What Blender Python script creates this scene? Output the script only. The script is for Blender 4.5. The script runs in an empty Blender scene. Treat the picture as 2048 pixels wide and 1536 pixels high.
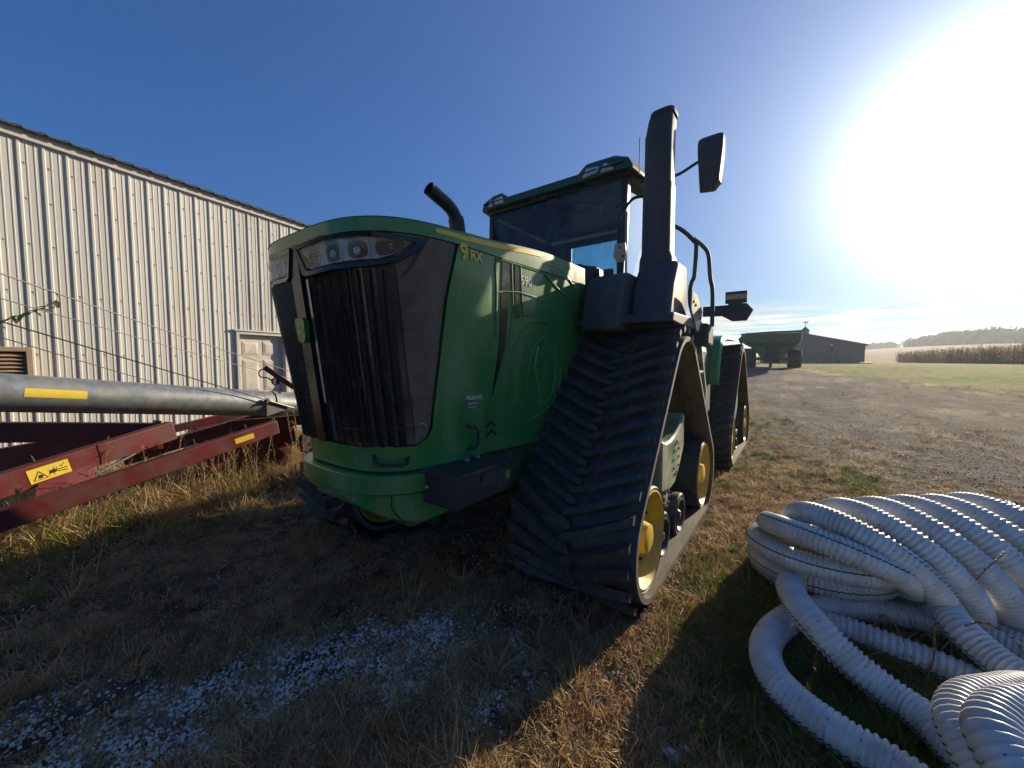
import bpy, bmesh, math, random
import numpy as np
from mathutils import Vector, Matrix, noise as mnoise
R = math.radians
random.seed(7); rng = np.random.default_rng(7)
scene = bpy.context.scene
COL = scene.collection

# ------------------------------------------------------------------ camera
YAW, PITCH = 36.4, 3.4
CAM = Vector((2.35, -2.18, 1.65))
cd = bpy.data.cameras.new('camera'); cam = bpy.data.objects.new('camera', cd); COL.objects.link(cam)
cd.sensor_width = 36.0; cd.lens = 769.0 / 2048.0 * 36.0
cd.clip_start = 0.05; cd.clip_end = 6000
cam.location = CAM; cam.rotation_euler = (R(90 - PITCH), 0, R(YAW))
scene.camera = cam

# ------------------------------------------------------------------ sun, sky
SUN_AZ, SUN_EL = 14.5, 18.3            # clockwise from +Y
S = Vector((math.sin(R(SUN_AZ)) * math.cos(R(SUN_EL)), math.cos(R(SUN_AZ)) * math.cos(R(SUN_EL)), math.sin(R(SUN_EL))))
ld = bpy.data.lights.new('sun', 'SUN'); ld.energy = 4.6; ld.angle = R(0.53); ld.color = (1.0, 0.82, 0.58)
sun = bpy.data.objects.new('sun', ld); COL.objects.link(sun)
sun.rotation_euler = S.to_track_quat('Z', 'Y').to_euler()
scene.view_settings.view_transform = 'Standard'
scene.view_settings.look = 'None'
scene.view_settings.exposure = 0.85
scene.view_settings.gamma = 1.0

world = bpy.data.worlds.new('World'); scene.world = world; world.use_nodes = True
wn, wl = world.node_tree.nodes, world.node_tree.links
wn.clear()
def W(t, **k):
    n = wn.new(t)
    for a, b in k.items(): setattr(n, a, b)
    return n
def wmath(op, a, b=None, clamp=False):
    n = W('ShaderNodeMath', operation=op, use_clamp=clamp)
    for i, v in enumerate((a, b)):
        if v is None: continue
        if isinstance(v, (int, float)): n.inputs[i].default_value = v
        else: wl.new(v, n.inputs[i])
    return n.outputs[0]
wout = W('ShaderNodeOutputWorld'); bg = W('ShaderNodeBackground')
sky = W('ShaderNodeTexSky', sky_type='NISHITA', sun_disc=False)
sky.sun_elevation = R(SUN_EL); sky.sun_rotation = R(SUN_AZ)
sky.altitude = 200; sky.air_density = 1.0; sky.dust_density = 0.0; sky.ozone_density = 6.0
tc = W('ShaderNodeTexCoord')
nrm = W('ShaderNodeVectorMath', operation='NORMALIZE'); wl.new(tc.outputs['Generated'], nrm.inputs[0])
dot = W('ShaderNodeVectorMath', operation='DOT_PRODUCT'); wl.new(nrm.outputs[0], dot.inputs[0]); dot.inputs[1].default_value = S
ang = wmath('ARCCOSINE', wmath('MINIMUM', dot.outputs['Value'], 0.99999))       # radians from the sun
# grade the clear sky towards the deep autumn blue of the photograph: power curve, then a soft shoulder
K0 = 0.085 * 2 ** scene.view_settings.exposure
sc0 = W('ShaderNodeVectorMath', operation='SCALE'); wl.new(sky.outputs[0], sc0.inputs[0]); sc0.inputs['Scale'].default_value = K0
gm = W('ShaderNodeGamma'); wl.new(sc0.outputs[0], gm.inputs[0]); gm.inputs[1].default_value = 1.5
sgm = W('ShaderNodeSeparateXYZ'); wl.new(gm.outputs[0], sgm.inputs[0])
sh = wmath('DIVIDE', 2.45, wmath('ADD', wmath('MULTIPLY', sgm.outputs[2], 3.8), 1.0))
tnt = W('ShaderNodeVectorMath', operation='MULTIPLY'); wl.new(gm.outputs[0], tnt.inputs[0]); tnt.inputs[1].default_value = (0.86, 1.16, 1.10)
skg = W('ShaderNodeVectorMath', operation='SCALE'); wl.new(tnt.outputs[0], skg.inputs[0]); wl.new(sh, skg.inputs['Scale'])
# aureole of the low sun: a tight core and a wide skirt
a1 = wmath('ADD', wmath('MULTIPLY', wmath('EXPONENT', wmath('MULTIPLY', ang, -5.2)), 1.35), wmath('MULTIPLY', wmath('EXPONENT', wmath('MULTIPLY', ang, -16.0)), 8.0))
a2 = wmath('MULTIPLY', wmath('EXPONENT', wmath('MULTIPLY', ang, -1.6)), 0.10)
aur = wmath('ADD', a1, a2)
aurc = W('ShaderNodeVectorMath', operation='SCALE'); aurc.inputs[0].default_value = (0.96, 1.0, 0.93); wl.new(aur, aurc.inputs['Scale'])
skad0 = W('ShaderNodeVectorMath', operation='ADD'); wl.new(skg.outputs[0], skad0.inputs[0]); wl.new(aurc.outputs[0], skad0.inputs[1])
skadd = W('ShaderNodeVectorMath', operation='SCALE'); wl.new(skad0.outputs[0], skadd.inputs[0]); skadd.inputs['Scale'].default_value = 1 / K0
# thin low cloud bank: planar projection on a cloud layer
sep = W('ShaderNodeSeparateXYZ'); wl.new(nrm.outputs[0], sep.inputs[0])
zc = wmath('MAXIMUM', sep.outputs[2], 0.02)
cx = wmath('DIVIDE', sep.outputs[0], zc); cy = wmath('DIVIDE', sep.outputs[1], zc)
rot = R(-10)
u = wmath('ADD', wmath('MULTIPLY', cx, math.cos(rot)), wmath('MULTIPLY', cy, math.sin(rot)))
v = wmath('SUBTRACT', wmath('MULTIPLY', cy, math.cos(rot)), wmath('MULTIPLY', cx, math.sin(rot)))
cv = W('ShaderNodeCombineXYZ'); wl.new(wmath('MULTIPLY', u, 0.42), cv.inputs[0]); wl.new(wmath('MULTIPLY', v, 0.33), cv.inputs[1])
cn = W('ShaderNodeTexNoise'); cn.inputs['Scale'].default_value = 1.0; cn.inputs['Detail'].default_value = 8; cn.inputs['Roughness'].default_value = 0.62
wl.new(cv.outputs[0], cn.inputs['Vector'])
dens = W('ShaderNodeMapRange', interpolation_type='SMOOTHSTEP'); wl.new(cn.outputs[0], dens.inputs[0])
dens.inputs[1].default_value = 0.40; dens.inputs[2].default_value = 0.54
lowm = W('ShaderNodeMapRange', interpolation_type='SMOOTHSTEP'); wl.new(sep.outputs[2], lowm.inputs[0])   # clouds only low down
lowm.inputs[1].default_value = 0.135; lowm.inputs[2].default_value = 0.085
himask = W('ShaderNodeMapRange', interpolation_type='SMOOTHSTEP'); wl.new(cn.outputs[0], himask.inputs[0])
himask.inputs[1].default_value = 0.62; himask.inputs[2].default_value = 0.72
# the bank lies on the sunward side of the sky
sidem = W('ShaderNodeMapRange', interpolation_type='SMOOTHSTEP'); wl.new(dot.outputs['Value'], sidem.inputs[0])
sidem.inputs[1].default_value = 0.55; sidem.inputs[2].default_value = 0.80
cf = wmath('MULTIPLY', wmath('MULTIPLY', wmath('MULTIPLY', dens.outputs[0], lowm.outputs[0]), sidem.outputs[0]), wmath('GREATER_THAN', sep.outputs[2], 0.0))
cn2 = W('ShaderNodeTexNoise'); cn2.inputs['Scale'].default_value = 2.6; cn2.inputs['Detail'].default_value = 6
wl.new(cv.outputs[0], cn2.inputs['Vector'])
ccr = W('ShaderNodeMapRange'); wl.new(cn2.outputs[0], ccr.inputs[0]); ccr.inputs[1].default_value = 0.35; ccr.inputs[2].default_value = 0.65
cmx = W('ShaderNodeMix', data_type='RGBA'); wl.new(ccr.outputs[0], cmx.inputs['Factor'])
cmx.inputs['A'].default_value = (4.2, 4.5, 4.8, 1); cmx.inputs['B'].default_value = (8.2, 7.6, 6.4, 1)
mixc = W('ShaderNodeMix', data_type='RGBA'); wl.new(wmath('MULTIPLY', cf, 0.85), mixc.inputs['Factor'])
wl.new(skadd.outputs[0], mixc.inputs['A']); wl.new(cmx.outputs['Result'], mixc.inputs['B'])
wl.new(mixc.outputs['Result'], bg.inputs[0]); bg.inputs[1].default_value = 0.085
wl.new(bg.outputs[0], wout.inputs[0])

# ------------------------------------------------------------------ materials
def mat(name, color, rough=0.6, metal=0.0, var=0.15, nscale=6.0, bump=0.0, bscale=40.0, dirt=None, dirt_amt=0.0, dirt_scale=3.0,
        coat=0.0, spec=0.5, stretch=(1, 1, 1), color2=None, sheen=0.0):
    m = bpy.data.materials.new(name); m.use_nodes = True
    n, l = m.node_tree.nodes, m.node_tree.links
    b = n['Principled BSDF']
    b.inputs['Roughness'].default_value = rough; b.inputs['Metallic'].default_value = metal
    b.inputs['Coat Weight'].default_value = coat; b.inputs['Coat Roughness'].default_value = 0.07
    b.inputs['Specular IOR Level'].default_value = spec
    t = n.new('ShaderNodeTexCoord'); mp = n.new('ShaderNodeMapping'); l.new(t.outputs['Object'], mp.inputs[0]); mp.inputs['Scale'].default_value = stretch
    no = n.new('ShaderNodeTexNoise'); no.inputs['Scale'].default_value = nscale; no.inputs['Detail'].default_value = 5; l.new(mp.outputs[0], no.inputs[0])
    mr = n.new('ShaderNodeMapRange'); mr.inputs[1].default_value = 0.3; mr.inputs[2].default_value = 0.7; l.new(no.outputs[0], mr.inputs[0])
    mx = n.new('ShaderNodeMix'); mx.data_type = 'RGBA'; l.new(mr.outputs[0], mx.inputs['Factor'])
    c = Vector(color)
    c2 = Vector(color2) if color2 else c * (1 + var)
    mx.inputs['A'].default_value = (*(c * (1 - var)), 1); mx.inputs['B'].default_value = (*c2, 1)
    out = mx.outputs['Result']
    if dirt:
        n2 = n.new('ShaderNodeTexNoise'); n2.inputs['Scale'].default_value = dirt_scale; n2.inputs['Detail'].default_value = 8; n2.inputs['Roughness'].default_value = 0.65
        l.new(mp.outputs[0], n2.inputs[0])
        m2 = n.new('ShaderNodeMapRange'); m2.inputs[1].default_value = 0.62 - 0.4 * dirt_amt; m2.inputs[2].default_value = 0.80 - 0.25 * dirt_amt; l.new(n2.outputs[0], m2.inputs[0])
        ml = n.new('ShaderNodeMath'); ml.operation = 'MULTIPLY'; ml.inputs[1].default_value = min(1, 0.35 + dirt_amt); l.new(m2.outputs[0], ml.inputs[0])
        mx2 = n.new('ShaderNodeMix'); mx2.data_type = 'RGBA'; l.new(ml.outputs[0], mx2.inputs['Factor'])
        l.new(out, mx2.inputs['A']); mx2.inputs['B'].default_value = (*dirt, 1); out = mx2.outputs['Result']
        ra = n.new('ShaderNodeMapRange'); ra.inputs[3].default_value = rough; ra.inputs[4].default_value = min(1, rough + 0.35)
        l.new(ml.outputs[0], ra.inputs[0]); l.new(ra.outputs[0], b.inputs['Roughness'])
    l.new(out, b.inputs['Base Color'])
    if bump:
        nb = n.new('ShaderNodeTexNoise'); nb.inputs['Scale'].default_value = bscale; nb.inputs['Detail'].default_value = 4; l.new(mp.outputs[0], nb.inputs[0])
        bp = n.new('ShaderNodeBump'); bp.inputs['Strength'].default_value = bump; bp.inputs['Distance'].default_value = 0.01
        l.new(nb.outputs[0], bp.inputs['Height']); l.new(bp.outputs[0], b.inputs['Normal'])
    return m

DUST = (0.20, 0.17, 0.12)
M = {}
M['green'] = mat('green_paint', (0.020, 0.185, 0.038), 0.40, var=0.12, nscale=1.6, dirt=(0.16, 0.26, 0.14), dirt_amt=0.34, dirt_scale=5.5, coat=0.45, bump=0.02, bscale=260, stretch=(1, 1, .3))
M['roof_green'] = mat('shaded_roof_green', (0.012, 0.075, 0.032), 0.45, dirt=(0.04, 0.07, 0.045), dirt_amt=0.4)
M['green_dark'] = mat('green_casting', (0.020, 0.10, 0.035), 0.5, dirt=DUST, dirt_amt=0.45, dirt_scale=6, bump=0.2, bscale=30)
M['yellow'] = mat('yellow_paint', (0.62, 0.42, 0.03), 0.42, dirt=(0.30, 0.24, 0.10), dirt_amt=0.45, dirt_scale=5, bump=0.05)
M['yellow_decal'] = mat('yellow_decal', (0.72, 0.55, 0.06), 0.4, var=0.05, nscale=20)
M['white_decal'] = mat('white_decal', (0.7, 0.7, 0.68), 0.4, var=0.03)
M['blue_decal'] = mat('blue_decal', (0.06, 0.12, 0.20), 0.5, var=0.03)
M['black_decal'] = mat('black_decal', (0.015, 0.015, 0.013), 0.5, var=0.05)
M['plastic'] = mat('black_plastic', (0.022, 0.023, 0.025), 0.48, var=0.2, nscale=3, dirt=(0.10, 0.095, 0.08), dirt_amt=0.25, dirt_scale=4, bump=0.15, bscale=300)
M['plastic_shiny'] = mat('gloss_black_plastic', (0.015, 0.016, 0.018), 0.25, var=0.2, dirt=(0.08, 0.075, 0.06), dirt_amt=0.2, dirt_scale=5)
M['stack'] = mat('dusty_black_plastic', (0.045, 0.047, 0.050), 0.55, var=0.15, nscale=2, stretch=(1, 1, .3), dirt=(0.12, 0.12, 0.11), dirt_amt=0.45, dirt_scale=3, bump=0.12, bscale=200)
M['rubber'] = mat('track_rubber', (0.036, 0.036, 0.037), 0.62, var=0.12, nscale=9, dirt=(0.17, 0.14, 0.105), dirt_amt=0.34, dirt_scale=16, bump=0.10, bscale=160)
M['rubber_in'] = mat('belt_inner_rubber', (0.055, 0.048, 0.040), 0.6, var=0.2, nscale=3, dirt=(0.20, 0.16, 0.11), dirt_amt=0.5, dirt_scale=3, bump=0.2, bscale=60, stretch=(3, .6, .6))
M['belt_edge'] = mat('worn_belt_edge', (0.12, 0.105, 0.085), 0.7, var=0.3, nscale=8, bump=0.2)
M['steel'] = mat('dull_steel', (0.32, 0.32, 0.32), 0.38, metal=0.8, var=0.2, nscale=12, bump=0.05)
M['darksteel'] = mat('dark_steel', (0.05, 0.05, 0.052), 0.5, metal=0.4, var=0.2)
M['galv'] = mat('galvanised_steel', (0.27, 0.30, 0.31), 0.42, metal=0.55, var=0.22, nscale=14, dirt=(0.26, 0.25, 0.21), dirt_amt=0.4, dirt_scale=3, bump=0.06, bscale=20)
M['red'] = mat('auger_red_paint', (0.13, 0.014, 0.016), 0.5, var=0.22, nscale=3, dirt=(0.09, 0.05, 0.042), dirt_amt=0.4, dirt_scale=4, bump=0.08)  # red darkened as a whole to stand in for shade on the frame
M['wall'] = mat('cream_painted_steel', (0.50, 0.50, 0.465), 0.5, var=0.05, nscale=1.2, stretch=(1, 1, .25), dirt=(0.42, 0.39, 0.32), dirt_amt=0.32, dirt_scale=2.5, bump=0.03)
M['trim'] = mat('cream_trim', (0.50, 0.49, 0.46), 0.5, var=0.06, dirt=(0.35, 0.32, 0.27), dirt_amt=0.3)
M['door'] = mat('weathered_door_paint', (0.50, 0.47, 0.42), 0.6, var=0.08, dirt=(0.36, 0.31, 0.25), dirt_amt=0.35, dirt_scale=5, bump=0.15, bscale=60)
M['roofm'] = mat('dark_roof_metal', (0.045, 0.042, 0.04), 0.6, var=0.2)
M['tan'] = mat('rusty_tan_housing', (0.30, 0.22, 0.14), 0.7, var=0.2, nscale=8, dirt=(0.18, 0.08, 0.04), dirt_amt=0.35, dirt_scale=8)
M['lens'] = mat('clear_lamp_lens', (0.55, 0.58, 0.62), 0.12, var=0.25, nscale=8, coat=0.6)
M['reflector'] = mat('lamp_reflector', (0.80, 0.82, 0.86), 0.35, metal=0.0, var=0.08, nscale=30, stretch=(1, 1, 12))
M['amber'] = mat('amber_reflector', (0.35, 0.12, 0.02), 0.3, var=0.1)
M['pale_marker'] = mat('pale_marker_panel', (0.45, 0.36, 0.20), 0.35, var=0.1)
M['redlens'] = mat('dull_red_reflector', (0.09, 0.045, 0.045), 0.35, var=0.1)
M['seat'] = mat('cab_seat_fabric', (0.03, 0.032, 0.035), 0.8, var=0.2)
M['palegreen'] = mat('dusty_green_plate', (0.05, 0.16, 0.07), 0.45, var=0.1, dirt=(0.36, 0.33, 0.22), dirt_amt=0.75, dirt_scale=3, coat=0.2)
M['cart_green'] = mat('cart_green_paint', (0.03, 0.13, 0.05), 0.5, var=0.2, dirt=(0.12, 0.15, 0.09), dirt_amt=0.4)
M['barn'] = mat('grey_barn_steel', (0.11, 0.115, 0.13), 0.6, var=0.12, nscale=1)
M['barn_white'] = mat('white_barn_trim', (0.6, 0.6, 0.6), 0.5, var=0.05)
M['weed'] = mat('dry_weed_stem', (0.26, 0.185, 0.10), 0.8, var=0.3, nscale=20)
M['concrete'] = mat('concrete', (0.28, 0.27, 0.25), 0.85, var=0.15, bump=0.3)

def screen_mat():
    """Perforated black screen: a fine dot lattice of holes on dusty black metal."""
    m = mat('perforated_screen', (0.050, 0.044, 0.038), 0.6, var=0.15, nscale=2, dirt=(0.25, 0.195, 0.14), dirt_amt=0.8, dirt_scale=2.0)
    n, l = m.node_tree.nodes, m.node_tree.links; b = n['Principled BSDF']
    t = n.new('ShaderNodeTexCoord'); vo = n.new('ShaderNodeTexVoronoi'); vo.inputs['Scale'].default_value = 170; vo.inputs['Randomness'].default_value = 0.0
    l.new(t.outputs['Object'], vo.inputs['Vector'])
    mr = n.new('ShaderNodeMapRange'); mr.inputs[1].default_value = 0.25; mr.inputs[2].default_value = 0.45; l.new(vo.outputs['Distance'], mr.inputs[0])
    mx = n.new('ShaderNodeMix'); mx.data_type = 'RGBA'; mx.blend_type = 'MULTIPLY'; mx.inputs['Factor'].default_value = 0.6
    src = b.inputs['Base Color'].links[0].from_socket; l.new(src, mx.inputs['A'])
    cmb = n.new('ShaderNodeCombineColor'); [l.new(mr.outputs[0], cmb.inputs[i]) for i in range(3)]
    l.new(cmb.outputs[0], mx.inputs['B']); l.new(mx.outputs['Result'], b.inputs['Base Color'])
    bp = n.new('ShaderNodeBump'); bp.inputs['Strength'].default_value = 0.4; bp.inputs['Distance'].default_value = 0.003
    l.new(mr.outputs[0], bp.inputs['Height']); l.new(bp.outputs[0], b.inputs['Normal'])
    return m
M['screen'] = screen_mat()
_m = M['wall'].node_tree; _b = _m.nodes['Principled BSDF']; _src = _b.inputs['Base Color'].links[0].from_socket
_oi = _m.nodes.new('ShaderNodeObjectInfo'); _mr = _m.nodes.new('ShaderNodeMapRange'); _mr.inputs[3].default_value = .88; _mr.inputs[4].default_value = 1.06; _m.links.new(_oi.outputs['Random'], _mr.inputs[0])
_sc = _m.nodes.new('ShaderNodeVectorMath'); _sc.operation = 'SCALE'; _m.links.new(_src, _sc.inputs[0]); _m.links.new(_mr.outputs[0], _sc.inputs['Scale']); _m.links.new(_sc.outputs[0], _b.inputs['Base Color'])

def glass_mat(name, tint, rough=0.02, grime=0.38):
    m = bpy.data.materials.new(name); m.use_nodes = True
    n, l = m.node_tree.nodes, m.node_tree.links; n.clear()
    o = n.new('ShaderNodeOutputMaterial'); tr = n.new('ShaderNodeBsdfTransparent'); gl = n.new('ShaderNodeBsdfGlossy'); df = n.new('ShaderNodeBsdfDiffuse')
    tr.inputs[0].default_value = (*tint, 1); gl.inputs['Roughness'].default_value = rough; df.inputs[0].default_value = (0.25, 0.27, 0.26, 1)
    fr = n.new('ShaderNodeFresnel'); fr.inputs[0].default_value = 1.5
    t = n.new('ShaderNodeTexCoord'); mp = n.new('ShaderNodeMapping'); mp.inputs['Scale'].default_value = (14, 14, 1.6); l.new(t.outputs['Object'], mp.inputs[0])
    no = n.new('ShaderNodeTexNoise'); no.inputs['Scale'].default_value = 2.2; no.inputs['Detail'].default_value = 6; l.new(mp.outputs[0], no.inputs[0])
    mr = n.new('ShaderNodeMapRange'); mr.inputs[1].default_value = 0.45; mr.inputs[2].default_value = 0.72; mr.inputs[3].default_value = grime * .13; mr.inputs[4].default_value = grime; l.new(no.outputs[0], mr.inputs[0])
    m1 = n.new('ShaderNodeMixShader'); l.new(mr.outputs[0], m1.inputs[0]); l.new(tr.outputs[0], m1.inputs[1]); l.new(df.outputs[0], m1.inputs[2])
    m2 = n.new('ShaderNodeMixShader'); l.new(fr.outputs[0], m2.inputs[0]); l.new(m1.outputs[0], m2.inputs[1]); l.new(gl.outputs[0], m2.inputs[2])
    l.new(m2.outputs[0], o.inputs[0]); return m
M['glass'] = glass_mat('tinted_cab_glass', (0.55, 0.80, 0.84), grime=.26)

def leaf_mat(name, c1, c2, trans=0.35, rough=0.6):
    m = bpy.data.materials.new(name); m.use_nodes = True
    n, l = m.node_tree.nodes, m.node_tree.links; n.clear()
    o = n.new('ShaderNodeOutputMaterial'); d = n.new('ShaderNodeBsdfPrincipled'); d.inputs['Roughness'].default_value = rough; d.inputs['Specular IOR Level'].default_value = 0.3
    t = n.new('ShaderNodeBsdfTranslucent'); oi = n.new('ShaderNodeObjectInfo'); g = n.new('ShaderNodeNewGeometry')
    no = n.new('ShaderNodeTexNoise'); no.inputs['Scale'].default_value = 3.0; no.inputs['Detail'].default_value = 3; l.new(g.outputs['Position'], no.inputs[0])
    ad = n.new('ShaderNodeMath'); ad.operation = 'ADD'; l.new(oi.outputs['Random'], ad.inputs[0]); l.new(no.outputs[0], ad.inputs[1])
    mr = n.new('ShaderNodeMapRange'); mr.inputs[1].default_value = 0.4; mr.inputs[2].default_value = 1.3; l.new(ad.outputs[0], mr.inputs[0])
    mx = n.new('ShaderNodeMix'); mx.data_type = 'RGBA'; mx.inputs['A'].default_value = (*c1, 1); mx.inputs['B'].default_value = (*c2, 1); l.new(mr.outputs[0], mx.inputs['Factor'])
    l.new(mx.outputs['Result'], d.inputs['Base Color']); l.new(mx.outputs['Result'], t.inputs[0])
    s = n.new('ShaderNodeMixShader'); s.inputs[0].default_value = trans; l.new(d.outputs[0], s.inputs[1]); l.new(t.outputs[0], s.inputs[2]); l.new(s.outputs[0], o.inputs[0])
    return m
M['straw'] = leaf_mat('dead_grass', (0.20, 0.13, 0.055), (0.54, 0.39, 0.19))
M['rust_leaf'] = leaf_mat('rusty_dead_leaf', (0.20, 0.09, 0.03), (0.34, 0.19, 0.08))
M['grass'] = leaf_mat('green_grass', (0.045, 0.095, 0.015), (0.15, 0.19, 0.035))
M['weedleaf'] = leaf_mat('weed_leaf', (0.05, 0.10, 0.02), (0.16, 0.17, 0.05))
M['corn'] = leaf_mat('dry_corn_leaf', (0.20, 0.14, 0.055), (0.40, 0.27, 0.12))
M['corn_green'] = leaf_mat('half_green_corn_leaf', (0.07, 0.10, 0.03), (0.22, 0.19, 0.08))
M['treeleaf'] = leaf_mat('far_tree_leaf', (0.025, 0.045, 0.015), (0.07, 0.085, 0.03), 0.2)
M['pebble'] = mat('white_limestone', (0.62, 0.59, 0.52), 0.8, var=0.25, nscale=40, bump=0.2, bscale=150)
M['greypebble'] = mat('grey_stone', (0.34, 0.32, 0.29), 0.8, var=0.4, nscale=30)

def pipe_mat():
    m = bpy.data.materials.new('white_corrugated_plastic'); m.use_nodes = True
    n, l = m.node_tree.nodes, m.node_tree.links; b = n['Principled BSDF']
    b.inputs['Roughness'].default_value = 0.38
    b.inputs['Subsurface Weight'].default_value = 0.0
    t = n.new('ShaderNodeTexCoord'); s = n.new('ShaderNodeSeparateXYZ'); l.new(t.outputs['UV'], s.inputs[0])   # U = corrugation count, V = way round
    def mth(op, a, bb=None):
        k = n.new('ShaderNodeMath'); k.operation = op
        for i, v in enumerate((a, bb)):
            if v is None: continue
            if isinstance(v, (int, float)): k.inputs[i].default_value = v
            else: l.new(v, k.inputs[i])
        return k.outputs[0]
    stripe = mth('LESS_THAN', mth('ABSOLUTE', mth('SUBTRACT', s.outputs[1], 0.30)), 0.011)
    v4 = mth('FRACT', mth('MULTIPLY', s.outputs[1], 6.0))
    slotv = mth('LESS_THAN', mth('ABSOLUTE', mth('SUBTRACT', v4, 0.5)), 0.065)
    un = mth('FRACT', mth('MULTIPLY', s.outputs[0], 0.25))
    slotu = mth('LESS_THAN', mth('ABSOLUTE', mth('SUBTRACT', un, 0.16)), 0.020)
    slot = mth('MULTIPLY', slotv, slotu)
    no = n.new('ShaderNodeTexNoise'); no.inputs['Scale'].default_value = 9; no.inputs['Detail'].default_value = 6; l.new(t.outputs['Object'], no.inputs[0])
    mr = n.new('ShaderNodeMapRange'); mr.inputs[1].default_value = 0.35; mr.inputs[2].default_value = 0.75; l.new(no.outputs[0], mr.inputs[0])
    a = n.new('ShaderNodeMix'); a.data_type = 'RGBA'; a.inputs['A'].default_value = (0.66, 0.67, 0.66, 1); a.inputs['B'].default_value = (0.47, 0.46, 0.42, 1); l.new(mr.outputs[0], a.inputs['Factor'])
    c = n.new('ShaderNodeMix'); c.data_type = 'RGBA'; l.new(stripe, c.inputs['Factor']); l.new(a.outputs['Result'], c.inputs['A']); c.inputs['B'].default_value = (0.02, 0.09, 0.05, 1)
    d = n.new('ShaderNodeMix'); d.data_type = 'RGBA'; l.new(slot, d.inputs['Factor']); l.new(c.outputs['Result'], d.inputs['A']); d.inputs['B'].default_value = (0.10, 0.10, 0.10, 1)
    l.new(d.outputs['Result'], b.inputs['Base Color'])
    return m
M['pipe'] = pipe_mat()

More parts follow.
